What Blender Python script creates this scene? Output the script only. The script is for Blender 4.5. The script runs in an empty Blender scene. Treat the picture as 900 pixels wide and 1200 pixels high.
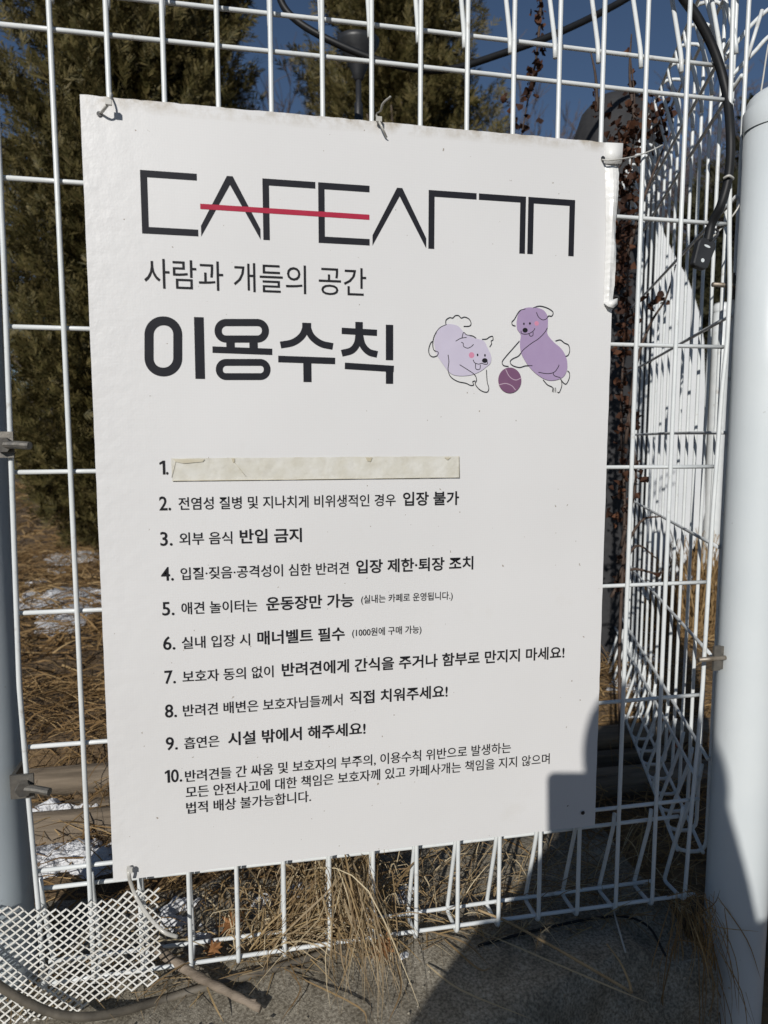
import bpy, math, random
import numpy as np
from mathutils import Vector, Matrix

random.seed(7); rng = np.random.default_rng(7)
SC = bpy.context.scene
COL = SC.collection
R = math.radians

# ------------------------------------------------------------------ camera
F, PITCH, YAW = 828.5, .1053, .1952           # focal length in pixels of the 900 x 1200 photograph
CAM = np.array([-.1401, -.8082, .4983])
_c, _s = math.cos(YAW), math.sin(YAW)
FWD = np.array([_s*math.cos(PITCH), _c*math.cos(PITCH), -math.sin(PITCH)])
RIGHT = np.array([_c, -_s, 0.]); UP = np.cross(RIGHT, FWD)
cam = bpy.data.cameras.new('camera'); cam_o = bpy.data.objects.new('camera', cam); COL.objects.link(cam_o)
cam.lens = F/1200*36; cam.sensor_width = 36; cam.clip_start = .01; cam.clip_end = 3000
M4 = Matrix.Identity(4)
for i in range(3):
    M4[i][0], M4[i][1], M4[i][2], M4[i][3] = RIGHT[i], UP[i], -FWD[i], CAM[i]
cam_o.matrix_world = M4
cam.dof.use_dof = True; cam.dof.focus_distance = .88; cam.dof.aperture_fstop = 7
SC.camera = cam_o

def ray(x, y): return FWD + RIGHT*(x-450)/F - UP*(y-600)/F
def onY(x, y, Y):
    r = ray(x, y); return CAM + r*(Y-CAM[1])/r[1]
def onZ(x, y, Z):
    r = ray(x, y); return CAM + r*(Z-CAM[2])/r[2]
def dep(x, y, d): return CAM + ray(x, y)*d

# ------------------------------------------------------------------ light
SUN = ray(692, 916); SUN = SUN/np.linalg.norm(SUN)         # direction the light travels
elev = math.asin(-SUN[2]); az = math.atan2(-SUN[0], -SUN[1])   # compass bearing of the sun (from +Y towards +X)
w = bpy.data.worlds.new('World'); SC.world = w; w.use_nodes = True
nt = w.node_tree; bg = nt.nodes['Background']
sky = nt.nodes.new('ShaderNodeTexSky'); sky.sky_type = 'NISHITA'; sky.sun_disc = False
sky.sun_elevation = elev; sky.sun_rotation = az; sky.altitude = 2200; sky.air_density = 1.0; sky.dust_density = .1; sky.ozone_density = 2.5
nt.links.new(sky.outputs[0], bg.inputs[0]); bg.inputs[1].default_value = .05
sl = bpy.data.lights.new('sun', 'SUN'); sl.energy = 3.62; sl.angle = R(.5); sl.color = (1, .962, .91)
so = bpy.data.objects.new('sun', sl); COL.objects.link(so)
so.rotation_euler = Vector(SUN).to_track_quat('-Z', 'Y').to_euler(); so.location = (-3, -5, 4)
SC.view_settings.view_transform = 'Standard'; SC.view_settings.look = 'None'
SC.view_settings.exposure = 0; SC.view_settings.gamma = 1
SC.cycles.use_denoising = True
SC.cycles.max_bounces = 6

# ------------------------------------------------------------------ materials
def mat(name, col, rough=.6, col2=None, scale=20, detail=6, bump=0, bscale=None, spec=.5, metal=0, lo=.35, hi=.65, bdist=.002, sheen=None, trans=0, grime=None):
    m = bpy.data.materials.new(name); m.use_nodes = True
    n, l = m.node_tree.nodes, m.node_tree.links
    p = n['Principled BSDF']
    p.inputs['Base Color'].default_value = (*col, 1); p.inputs['Roughness'].default_value = rough
    p.inputs['Metallic'].default_value = metal; p.inputs['Specular IOR Level'].default_value = spec
    tc = n.new('ShaderNodeTexCoord')
    if col2:
        t = n.new('ShaderNodeTexNoise'); t.inputs['Scale'].default_value = scale; t.inputs['Detail'].default_value = detail
        r = n.new('ShaderNodeValToRGB'); r.color_ramp.elements[0].position = lo; r.color_ramp.elements[1].position = hi
        r.color_ramp.elements[0].color = (*col, 1); r.color_ramp.elements[1].color = (*col2, 1)
        l.new(tc.outputs['Object'], t.inputs['Vector']); l.new(t.outputs['Fac'], r.inputs['Fac']); l.new(r.outputs['Color'], p.inputs['Base Color'])
    if grime:
        gs, ga, gc, lo_, hi_ = grime
        src = p.inputs['Base Color'].links[0].from_socket if p.inputs['Base Color'].links else None
        t3 = n.new('ShaderNodeTexNoise'); t3.inputs['Scale'].default_value = gs; t3.inputs['Detail'].default_value = 9; t3.inputs['Roughness'].default_value = .65
        r3 = n.new('ShaderNodeValToRGB'); r3.color_ramp.elements[0].position = lo_; r3.color_ramp.elements[1].position = hi_
        r3.color_ramp.elements[0].color = (0, 0, 0, 1); r3.color_ramp.elements[1].color = (ga, ga, ga, 1)
        x3 = n.new('ShaderNodeMix'); x3.data_type = 'RGBA'; x3.inputs[7].default_value = (*gc, 1); x3.inputs[6].default_value = (*col, 1)
        l.new(tc.outputs['Object'], t3.inputs['Vector']); l.new(t3.outputs['Fac'], r3.inputs['Fac']); l.new(r3.outputs['Color'], x3.inputs[0])
        if src: l.new(src, x3.inputs[6])
        l.new(x3.outputs[2], p.inputs['Base Color'])
    if bump:
        t2 = n.new('ShaderNodeTexNoise'); t2.inputs['Scale'].default_value = bscale or scale; t2.inputs['Detail'].default_value = 8
        b = n.new('ShaderNodeBump'); b.inputs['Strength'].default_value = bump; b.inputs['Distance'].default_value = bdist
        l.new(tc.outputs['Object'], t2.inputs['Vector']); l.new(t2.outputs['Fac'], b.inputs['Height']); l.new(b.outputs['Normal'], p.inputs['Normal'])
    return m

def leafy(name, c1, c2, c3, rough=.7, trans=.25):
    """foliage / straw: colour varies from leaf to leaf (random per island)"""
    m = bpy.data.materials.new(name); m.use_nodes = True
    n, l = m.node_tree.nodes, m.node_tree.links
    p = n['Principled BSDF']; p.inputs['Roughness'].default_value = rough; p.inputs['Specular IOR Level'].default_value = .3
    g = n.new('ShaderNodeNewGeometry'); r = n.new('ShaderNodeValToRGB')
    e = r.color_ramp.elements; e[0].color = (*c1, 1); e[1].color = (*c3, 1); k = e.new(.5); k.color = (*c2, 1)
    l.new(g.outputs['Random Per Island'], r.inputs['Fac']); l.new(r.outputs['Color'], p.inputs['Base Color'])
    if trans:
        t = n.new('ShaderNodeBsdfTranslucent'); mx = n.new('ShaderNodeMixShader'); mx.inputs[0].default_value = trans
        l.new(r.outputs['Color'], t.inputs['Color']); l.new(p.outputs[0], mx.inputs[1]); l.new(t.outputs[0], mx.inputs[2])
        l.new(mx.outputs[0], n['Material Output'].inputs['Surface'])
    return m

def board_material():
    m = bpy.data.materials.new('printed_board_white'); m.use_nodes = True
    n, l = m.node_tree.nodes, m.node_tree.links; p = n['Principled BSDF']
    p.inputs['Roughness'].default_value = .42; p.inputs['Specular IOR Level'].default_value = .45
    tc = n.new('ShaderNodeTexCoord')
    def noise(sc, det=6, rough=.5):
        t = n.new('ShaderNodeTexNoise'); t.inputs['Scale'].default_value = sc; t.inputs['Detail'].default_value = det; t.inputs['Roughness'].default_value = rough
        l.new(tc.outputs['Object'], t.inputs['Vector']); return t.outputs['Fac']
    def ramp(src, a, b, ca, cb):
        r = n.new('ShaderNodeValToRGB'); r.color_ramp.elements[0].position = a; r.color_ramp.elements[1].position = b
        r.color_ramp.elements[0].color = ca; r.color_ramp.elements[1].color = cb; l.new(src, r.inputs['Fac']); return r.outputs['Color']
    def mix(fac, a, b, mode='MIX'):
        x = n.new('ShaderNodeMix'); x.data_type = 'RGBA'; x.blend_type = mode
        if hasattr(fac, 'node'): l.new(fac, x.inputs[0])
        else: x.inputs[0].default_value = fac
        for s, k in ((a, 6), (b, 7)):
            if hasattr(s, 'node'): l.new(s, x.inputs[k])
            else: x.inputs[k].default_value = s
        return x.outputs[2]
    base = ramp(noise(4, 4), .3, .7, (.685, .682, .675, 1), (.725, .723, .718, 1))
    # fine woven grain of the print film
    wv = n.new('ShaderNodeTexWave'); wv.inputs['Scale'].default_value = 110; wv.inputs['Distortion'].default_value = 2.5; wv.inputs['Detail'].default_value = 3
    mp = n.new('ShaderNodeMapping'); l.new(tc.outputs['Object'], mp.inputs[0]); l.new(mp.outputs[0], wv.inputs['Vector'])
    wv2 = n.new('ShaderNodeTexWave'); wv2.bands_direction = 'Z'; wv2.inputs['Scale'].default_value = 110; wv2.inputs['Distortion'].default_value = 2.5; wv2.inputs['Detail'].default_value = 3
    l.new(tc.outputs['Object'], wv2.inputs['Vector'])
    base = mix(.012, base, wv.outputs['Color'], 'MULTIPLY'); base = mix(.012, base, wv2.outputs['Color'], 'MULTIPLY')
    # sparse dirt specks and faint grime
    sp = ramp(noise(150, 2), .735, .76, (0, 0, 0, 1), (1, 1, 1, 1)); base = mix(sp, base, (.30, .26, .21, 1))
    gr = ramp(noise(9, 8, .7), .60, .80, (0, 0, 0, 1), (.28, .28, .28, 1)); base = mix(gr, base, (.56, .53, .47, 1))
    # dirt gathered along the top edge and the corners
    sx = n.new('ShaderNodeSeparateXYZ'); l.new(tc.outputs['Object'], sx.inputs[0])
    ed = n.new('ShaderNodeMapRange'); ed.inputs[1].default_value = .826; ed.inputs[2].default_value = .842; l.new(sx.outputs['Z'], ed.inputs[0])
    mu = n.new('ShaderNodeMath'); mu.operation = 'MULTIPLY'; l.new(ed.outputs[0], mu.inputs[0]); l.new(ramp(noise(35, 8, .7), .42, .6, (0, 0, 0, 1), (1, 1, 1, 1)), mu.inputs[1])
    base = mix(mu.outputs[0], base, (.40, .35, .27, 1))
    l.new(base, p.inputs['Base Color'])
    # bubbles and blisters under the film at the upper left
    mr = n.new('ShaderNodeMapRange'); mr.inputs[1].default_value = -.205; mr.inputs[2].default_value = -.295; l.new(sx.outputs['X'], mr.inputs[0])
    v = n.new('ShaderNodeTexVoronoi'); v.inputs['Scale'].default_value = 70; v.feature = 'SMOOTH_F1'; l.new(tc.outputs['Object'], v.inputs['Vector'])
    nb = noise(60, 3); m2 = n.new('ShaderNodeMath'); m2.operation = 'MULTIPLY'; l.new(mr.outputs[0], m2.inputs[0]); l.new(nb, m2.inputs[1])
    b1 = n.new('ShaderNodeBump'); b1.inputs['Strength'].default_value = .24; b1.inputs['Distance'].default_value = .004; l.new(m2.outputs[0], b1.inputs['Height'])
    b2 = n.new('ShaderNodeBump'); b2.inputs['Strength'].default_value = .12; b2.inputs['Distance'].default_value = .0006; l.new(noise(500, 2), b2.inputs['Height']); l.new(b1.outputs[0], b2.inputs['Normal'])
    b3 = n.new('ShaderNodeBump'); b3.inputs['Strength'].default_value = .04; b3.inputs['Distance'].default_value = .004; l.new(noise(14, 3), b3.inputs['Height']); l.new(b2.outputs[0], b3.inputs['Normal'])
    l.new(b3.outputs[0], p.inputs['Normal'])
    return m

def wood_material(name, c1, c2, axis=0):
    m = mat(name, c1, .85, c2, 6, 8, .6, 60)
    n, l = m.node_tree.nodes, m.node_tree.links
    mp = n.new('ShaderNodeMapping'); sc = [14, 14, 14]; sc[axis] = 1.2; mp.inputs['Scale'].default_value = sc
    tc = [x for x in n if x.type == 'TEX_COORD'][0]; l.new(tc.outputs['Object'], mp.inputs[0])
    for t in [x for x in n if x.type == 'TEX_NOISE']: l.new(mp.outputs[0], t.inputs['Vector'])
    return m

def M_fn():
    d = {}
    d['wire'] = mat('white_coated_wire', (.66, .69, .69), .34, (.73, .755, .75), 30, bump=.2, bscale=240, bdist=.0006, grime=(55, .55, (.30, .25, .19), .60, .72))
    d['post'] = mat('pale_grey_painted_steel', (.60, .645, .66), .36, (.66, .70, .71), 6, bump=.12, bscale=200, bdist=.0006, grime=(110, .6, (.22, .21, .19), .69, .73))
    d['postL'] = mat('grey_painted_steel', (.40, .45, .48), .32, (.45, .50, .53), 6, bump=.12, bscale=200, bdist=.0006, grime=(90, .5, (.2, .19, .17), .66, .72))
    d['steel'] = mat('dull_zinc', (.13, .125, .115), .5, (.20, .185, .16), 90, metal=.6, bump=.2, bscale=200)
    d['rusty'] = mat('weathered_zinc', (.22, .18, .13), .5, (.33, .29, .24), 90, metal=.6, bump=.2, bscale=200)
    d['board'] = board_material()
    d['edge'] = mat('dirty_foam_edge', (.55, .49, .40), .8, (.70, .67, .60), 60, bump=.5, bscale=150)
    d['film'] = mat('peeled_white_film', (.76, .76, .74), .38, (.78, .78, .76), 20, bump=.25, bscale=40, bdist=.004, grime=(40, .35, (.45, .42, .36), .58, .72))
    d['ink'] = mat('black_ink', (.012, .0125, .018), .6, (.015, .016, .021), 60, spec=.2)
    d['inkg'] = mat('text_ink', (.012, .012, .015), .6, (.015, .015, .018), 60, spec=.2)
    d['red'] = mat('red_ink', (.38, .014, .045), .55, (.41, .02, .055), 60, spec=.25)
    d['lav'] = mat('lavender_ink', (.54, .50, .61), .5, (.56, .52, .63), 60, spec=.25)
    d['pur'] = mat('purple_ink', (.365, .275, .435), .5, (.38, .29, .45), 60, spec=.25)
    d['plum'] = mat('plum_ink', (.17, .075, .15), .45, (.19, .09, .165), 60)
    d['pink'] = mat('pink_ink', (.60, .24, .36), .45, (.62, .26, .38), 60)
    d['pinkline'] = mat('pale_pink_ink', (.50, .38, .46), .45, (.52, .4, .48), 60)
    d['tape'] = mat('aged_tape', (.615, .595, .515), .32, (.70, .69, .635), 55, 8, bump=.6, bscale=90, bdist=.0016, grime=(75, .3, (.42, .38, .29), .52, .74))
    d['tape2'] = mat('tape_brown_fold', (.50, .45, .33), .35, (.62, .58, .46), 30)
    d['tie'] = mat('clear_nylon_tie', (.45, .44, .40), .3, (.55, .54, .5), 50)
    d['black'] = mat('black_plastic', (.016, .017, .019), .45, (.026, .027, .03), 40, bump=.15, bscale=120)
    d['cable'] = mat('black_cable_sheath', (.009, .0095, .011), .5, (.014, .015, .016), 40, spec=.3)
    d['hose'] = mat('dusty_cable', (.075, .065, .05), .7, (.15, .13, .10), 40, bump=.4, bscale=120)
    d['concrete'] = concrete_material()
    d['soil'] = soil_material()
    d['snow'] = mat('old_snow', (.66, .67, .69), .7, (.82, .83, .84), 26, bump=1, bscale=160, bdist=.008, grime=(60, .75, (.24, .19, .14), .60, .72))
    d['straw'] = leafy('dry_straw', (.40, .29, .145), (.20, .13, .065), (.62, .52, .34), .6)
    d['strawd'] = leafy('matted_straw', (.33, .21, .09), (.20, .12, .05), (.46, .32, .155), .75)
    d['conifer'] = leafy('bronzed_evergreen', (.062, .057, .018), (.098, .082, .027), (.175, .138, .055), .6, .12)
    d['conifer2'] = leafy('dark_evergreen', (.030, .032, .016), (.045, .043, .02), (.06, .055, .026), .7, .15)
    d['bark'] = mat('bark', (.07, .05, .035), .9, (.13, .10, .075), 30, bump=1, bscale=60, bdist=.006)
    d['twig'] = mat('grey_twig', (.095, .078, .078), .9, (.14, .115, .11), 10)
    d['vine'] = mat('vine_bark', (.045, .03, .022), .8, (.09, .06, .045), 80, bump=.5)
    d['vleaf'] = leafy('withered_leaf', (.065, .027, .015), (.03, .014, .009), (.13, .055, .028), .75, .2)
    d['oleaf'] = leafy('fallen_leaf', (.28, .13, .055), (.34, .17, .07), (.28, .13, .055), .7, .2)
    d['wood'] = wood_material('weathered_log', (.11, .085, .058), (.24, .19, .135))
    d['stick'] = wood_material('bare_stick', (.14, .11, .08), (.26, .21, .16))
    d['meshw'] = mat('white_expanded_mesh', (.66, .65, .60), .5, (.74, .73, .69), 40, grime=(28, .6, (.34, .29, .22), .52, .72))
    d['vinyl'] = mat('white_vinyl_sheet', (.60, .62, .63), .5, (.68, .69, .69), 3, bump=.3, bscale=8, bdist=.02)
    d['dgrey'] = mat('dark_grey_fabric', (.022, .022, .024), .8, (.032, .032, .034), 60, bump=.3)
    d['far'] = mat('far_hillside', (.085, .072, .062), .95, (.13, .11, .095), .8, bump=.5, bscale=2)
    d['skin'] = mat('skin', (.55, .36, .27), .55, (.6, .4, .3), 20)
    d['hair'] = mat('hair', (.015, .012, .01), .5, (.03, .025, .02), 80)
    d['coat'] = mat('dark_padded_coat', (.03, .035, .05), .7, (.045, .05, .065), 30, bump=.4)
    d['jean'] = mat('denim', (.05, .07, .12), .85, (.08, .1, .16), 60, bump=.3)
    d['glass'] = mat('dark_glass', (.01, .01, .012), .12, (.012, .012, .014), 10)
    return d

def concrete_material():
    m = mat('rough_concrete', (.27, .240, .182), .92, (.43, .392, .315), 22, 10, .55, 620, bdist=.0022)
    n, l = m.node_tree.nodes, m.node_tree.links; p = n['Principled BSDF']
    r = [x for x in n if x.type == 'VALTORGB'][0]; tc = [x for x in n if x.type == 'TEX_COORD'][0]
    v = n.new('ShaderNodeTexNoise'); v.inputs['Scale'].default_value = 300; v.inputs['Detail'].default_value = 5; l.new(tc.outputs['Object'], v.inputs['Vector'])
    r2 = n.new('ShaderNodeValToRGB'); r2.color_ramp.elements[0].position = .36; r2.color_ramp.elements[1].position = .66
    r2.color_ramp.elements[0].color = (.30, .28, .25, 1); r2.color_ramp.elements[1].color = (1.0, 1.0, 1.0, 1); l.new(v.outputs['Fac'], r2.inputs['Fac'])
    x = n.new('ShaderNodeMix'); x.data_type = 'RGBA'; x.blend_type = 'MULTIPLY'; x.inputs[0].default_value = .85
    l.new(r.outputs['Color'], x.inputs[6]); l.new(r2.outputs['Color'], x.inputs[7]); l.new(x.outputs[2], p.inputs['Base Color'])
    return m
def soil_material():
    m = mat('brown_soil', (.075, .05, .028), .95, (.19, .125, .062), 5, 10, 1, 45, bdist=.02)
    return m
M = M_fn()

# ------------------------------------------------------------------ mesh helpers
ORG = {}
class MB:
    def __init__(s): s.v = []; s.f = []; s.n = 0; s.mi = []
    def add(s, v, f, mi=0):
        v = np.asarray(v, float).reshape(-1, 3); s.v.append(v)
        for q in f: s.f.append(tuple(int(i)+s.n for i in q)); s.mi.append(mi)
        s.n += len(v)
    def box(s, lo, hi, mi=0):
        x0, y0, z0 = lo; x1, y1, z1 = hi
        s.add([(x0,y0,z0),(x1,y0,z0),(x1,y1,z0),(x0,y1,z0),(x0,y0,z1),(x1,y0,z1),(x1,y1,z1),(x0,y1,z1)],
              [(0,3,2,1),(4,5,6,7),(0,1,5,4),(1,2,6,5),(2,3,7,6),(3,0,4,7)], mi)
    def tube(s, pts, r, n=10, cap=True, mi=0, flat=1.):
        P = np.asarray(pts, float); k = len(P); rr = np.broadcast_to(np.asarray(r, float), (k,))
        T = np.gradient(P, axis=0) if k > 2 else np.repeat((P[1]-P[0])[None], 2, 0)
        T = T/np.maximum(np.linalg.norm(T, axis=1, keepdims=True), 1e-12)
        a = np.array([0, 0, 1.]) if abs(T[0][2]) < .9 else np.array([1., 0, 0])
        u = np.cross(a, T[0]); u /= np.linalg.norm(u); V = []
        th = np.arange(n)*2*math.pi/n
        for i in range(k):
            u = u - T[i]*(u@T[i]); u /= max(np.linalg.norm(u), 1e-9); b = np.cross(T[i], u)
            V.append(P[i] + rr[i]*(np.cos(th)[:, None]*u + flat*np.sin(th)[:, None]*b))
        F_ = [(i*n+j, i*n+(j+1) % n, (i+1)*n+(j+1) % n, (i+1)*n+j) for i in range(k-1) for j in range(n)]
        if cap: F_ += [tuple(range(n-1, -1, -1)), tuple((k-1)*n+j for j in range(n))]
        s.add(np.concatenate(V), F_, mi)
    def ellipsoid(s, c, r, nu=16, nv=10, rot=None, mi=0):
        V = [(0, 0, -1)]
        for i in range(1, nv):
            a = -math.pi/2 + math.pi*i/nv
            for j in range(nu): V.append((math.cos(a)*math.cos(2*math.pi*j/nu), math.cos(a)*math.sin(2*math.pi*j/nu), math.sin(a)))
        V.append((0, 0, 1)); V = np.array(V)*np.array(r)
        if rot is not None: V = V@np.asarray(rot).T
        f = [(0, 1+(j+1) % nu, 1+j) for j in range(nu)]
        for i in range(nv-2):
            for j in range(nu): f.append((1+i*nu+j, 1+i*nu+(j+1) % nu, 1+(i+1)*nu+(j+1) % nu, 1+(i+1)*nu+j))
        L = len(V)-1; b = 1+(nv-2)*nu
        f += [(L, b+j, b+(j+1) % nu) for j in range(nu)]
        s.add(V+np.array(c), f, mi)
    def prism(s, poly, y0, y1, mi=0):
        """polygon of (x, z) points extruded along y"""
        k = len(poly); V = [(p[0], y0, p[1]) for p in poly]+[(p[0], y1, p[1]) for p in poly]
        s.add(V, [tuple(range(k)), tuple(range(2*k-1, k-1, -1))]+[(i, (i+k), (i+1) % k+k, (i+1) % k) for i in range(k)], mi)
    def build(s, name, mats, parent=None, smooth=True, origin=None):
        me = bpy.data.meshes.new(name); o = bpy.data.objects.new(name, me); COL.objects.link(o)
        V = np.concatenate(s.v)
        org = np.zeros(3)
        if parent is not None:
            org = ORG[parent.name]; o.parent = parent
        elif origin is not None: org = np.array(origin, float); o.location = org
        else:
            org = np.array([(V[:, 0].min()+V[:, 0].max())/2, (V[:, 1].min()+V[:, 1].max())/2, V[:, 2].min()]); o.location = org
        me.from_pydata((V-org).tolist(), [], s.f)
        for m in (mats if isinstance(mats, (list, tuple)) else [mats]): me.materials.append(m)
        if any(s.mi): me.polygons.foreach_set('material_index', s.mi)
        me.polygons.foreach_set('use_smooth', [smooth]*len(me.polygons)); me.update()
        ORG[o.name] = org
        return o

def quads_mesh(name, V, mat_, parent=None, smooth=False, loc=None, nv=4):
    """fast mesh of separate strips: V (n, nv, 3) with nv even: pairs across"""
    n = len(V); me = bpy.data.meshes.new(name); o = bpy.data.objects.new(name, me); COL.objects.link(o)
    org = np.zeros(3)
    if parent is not None: org = ORG[parent.name]; o.parent = parent
    else:
        fl = V.reshape(-1, 3); org = np.array([fl[:, 0].mean(), fl[:, 1].mean(), fl[:, 2].min()]) if loc is None else np.array(loc, float); o.location = org
    segs = nv//2-1
    base = np.arange(n)[:, None, None]*nv + (np.arange(segs)*2)[None, :, None] + np.array([0, 1, 3, 2])[None, None, :]
    L = base.reshape(-1)
    me.vertices.add(n*nv); me.vertices.foreach_set('co', (V-org).astype(np.float32).reshape(-1))
    me.loops.add(len(L)); me.loops.foreach_set('vertex_index', L.astype(np.int32))
    me.polygons.add(n*segs); me.polygons.foreach_set('loop_start', np.arange(0, len(L), 4, dtype=np.int32))
    me.materials.append(mat_); me.update(calc_edges=True); me.validate()
    if smooth: me.polygons.foreach_set('use_smooth', [True]*len(me.polygons))
    ORG[o.name] = org
    return o

def thing(name, label, cat, loc, group=None):
    o = bpy.data.objects.new(name, None); COL.objects.link(o); o.location = loc; o.empty_display_size = .05
    ORG[o.name] = np.array(loc, float); return tag(o, label, cat, group)
def tag(o, label, cat, group=None, kind=None):
    o['label'] = label; o['category'] = cat
    if group: o['group'] = group
    if kind: o['kind'] = kind
    return o
def struct(o, label=None):
    o['kind'] = 'structure'
    if label: o['label'] = label
    return o

def smooth_path(P, n=6):
    """Catmull-Rom through the points"""
    P = np.asarray(P, float); Q = np.concatenate([[2*P[0]-P[1]], P, [2*P[-1]-P[-2]]]); out = []
    for i in range(1, len(Q)-2):
        a, b, c, d = Q[i-1:i+3]
        for t in np.arange(n)/n:
            out.append(.5*((2*b)+(c-a)*t+(2*a-5*b+4*c-d)*t*t+(3*b-a-3*c+d)*t**3))
    out.append(P[-1]); return np.array(out)
def fillet(P, r, n=4):
    P = [np.asarray(p, float) for p in P]; out = [P[0]]
    for a, b, c in zip(P, P[1:], P[2:]):
        la, lc = np.linalg.norm(a-b), np.linalg.norm(c-b); k = min(r, .45*la, .45*lc)
        p, q = b+(a-b)/la*k, b+(c-b)/lc*k
        for t in np.linspace(0, 1, n+1): out.append((1-t)**2*p+2*t*(1-t)*b+t*t*q)
    out.append(P[-1]); return np.array(out)

def fbm(x, y, s=1., seed=0, o=4):
    g = np.random.default_rng(seed); z = np.zeros_like(np.asarray(x, float)); a = 1.
    for i in range(o):
        for k in range(3):
            th = g.uniform(0, 6.28); ph = g.uniform(0, 6.28); f = s*(1.9**i)*g.uniform(.8, 1.25)
            z = z + a*np.sin(f*(x*math.cos(th)+y*math.sin(th))+ph)/3
        a *= .55
    return z

# ------------------------------------------------------------------ setting: ground, kerb, hill
GZ = -.150
def gz(x, y):
    x = np.asarray(x, float); y = np.asarray(y, float)
    z = GZ + .018*fbm(x, y, 5, 3) + .05*np.clip((y-.5)/3, 0, 1)*fbm(x, y, 1.2, 5)
    z = z + .012*np.clip(y-4, 0, 60) - .045*np.clip((.20-y)/.12, 0, 1) + .075*np.clip((y-.40)/.15, 0, 1)
    return z
LOW = -.95
def ground():
    ys = np.concatenate([np.linspace(-.02, 2, 70), np.linspace(2.1, 8, 50), np.geomspace(8.3, 600, 30)])
    xs = np.concatenate([-np.geomspace(3, 500, 22)[::-1], np.linspace(-2.9, 2.9, 120), np.geomspace(3, 500, 22)])
    X, Y = np.meshgrid(xs, ys); Z = gz(X, np.minimum(Y, 60))
    mb = MB(); nx, ny = len(xs), len(ys)
    mb.add(np.stack([X, Y, Z], -1), [(j*nx+i, j*nx+i+1, (j+1)*nx+i+1, (j+1)*nx+i) for j in range(ny-1) for i in range(nx-1)])
    struct(mb.build('ground', M['soil'], origin=(0, 0, 0)))
    # lower ground on the photographer's side of the kerb, running under the pole
    ys = np.concatenate([-np.geomspace(.9, 400, 24)[::-1], np.linspace(-.8, .6, 30)])
    X, Y = np.meshgrid(xs, ys); Z = LOW + .012*fbm(X, Y, 4, 9)
    mb = MB(); ny = len(ys)
    mb.add(np.stack([X, Y, Z], -1), [(j*nx+i, j*nx+i+1, (j+1)*nx+i+1, (j+1)*nx+i) for j in range(ny-1) for i in range(nx-1)])
    struct(mb.build('lower_ground', M['soil'], origin=(0, 0, LOW)))
ground()

KX = onZ(792, 1062, -.145)[0]          # right end of the concrete kerb
def kerb():
    """retaining kerb: rough cast block with a worn rounded front arris and a broken right end"""
    xs = np.concatenate([np.linspace(-4, -1.0, 30, endpoint=False), np.linspace(-1.0, KX, 190)])
    prof = [(.26, -.60), (.26, -.17), (.23, -.148)]+[(y, -.146) for y in np.linspace(.2, -.13, 34)]+[(-.145, -.150), (-.158, -.158), (-.168, -.170), (-.174, -.188)]+[(-.178, z) for z in np.linspace(-.20, -.45, 26)]+[(-.18, -.7), (-.18, -1.0)]
    prof = np.array(prof); V = []
    for x in xs:
        y = prof[:, 0].copy(); z = prof[:, 1].copy()
        n1 = fbm(x+0*y, y*1.+z*1.3, 30, 11, 4); n2 = fbm(x+0*y, y+z, 9, 12, 3)
        front = np.clip((-.10-y)/.07, 0, 1)
        z = z + (.0022*n1 + .004*n2)*(1+front); y = y + front*(.004*n1+.010*n2)
        # the right part of the front is broken away: the arris drops and recedes
        brk = np.clip((x+.02)/.34, 0, 1); n3 = fbm(x+0*y, y*1.3+z, 95, 17, 4)
        y = np.where(y < 0, y*(1-.50*brk*(1+.12*n2)), y); z = z - front*brk*(.006+.004*n3); y = y + front*.0045*n3*(.4+brk)
        z = z - .020*np.clip((x-.335+.03*fbm(x+0*y, y, 25, 31))/.012, 0, 1)*(y < .02)*np.clip((-y+.02)/.04, 0, 1)
        V.append(np.stack([np.full_like(y, x) + (.012*n2 if x > KX-.02 else 0), y, z], -1))
    k = len(prof); nx = len(xs); mb = MB()
    f = [(i*k+j, i*k+j+1, (i+1)*k+j+1, (i+1)*k+j) for i in range(nx-1) for j in range(k-1)]
    f.append(tuple((nx-1)*k+j for j in range(k)))
    mb.add(np.concatenate(V), f)
    o = mb.build('concrete_kerb', M['concrete'], origin=(0, 0, -.146)); struct(o)
kerb()

def hill():
    mb = MB(); xs = np.linspace(-220, 260, 70); V = []
    rows = [(60, 0), (75, 3), (95, 8), (120, 12), (150, 13)]
    for y, h in rows:
        for x in xs: V.append((x, y+6*math.sin(x*.02), .4+h*(.55+.25*math.sin(x*.023+1.)+.12*math.sin(x*.09))))
    n = len(xs); mb.add(V, [(j*n+i, j*n+i+1, (j+1)*n+i+1, (j+1)*n+i) for j in range(len(rows)-1) for i in range(n-1)])
    struct(mb.build('hills', M['far'], origin=(0, 60, 0)))
hill()

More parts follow.
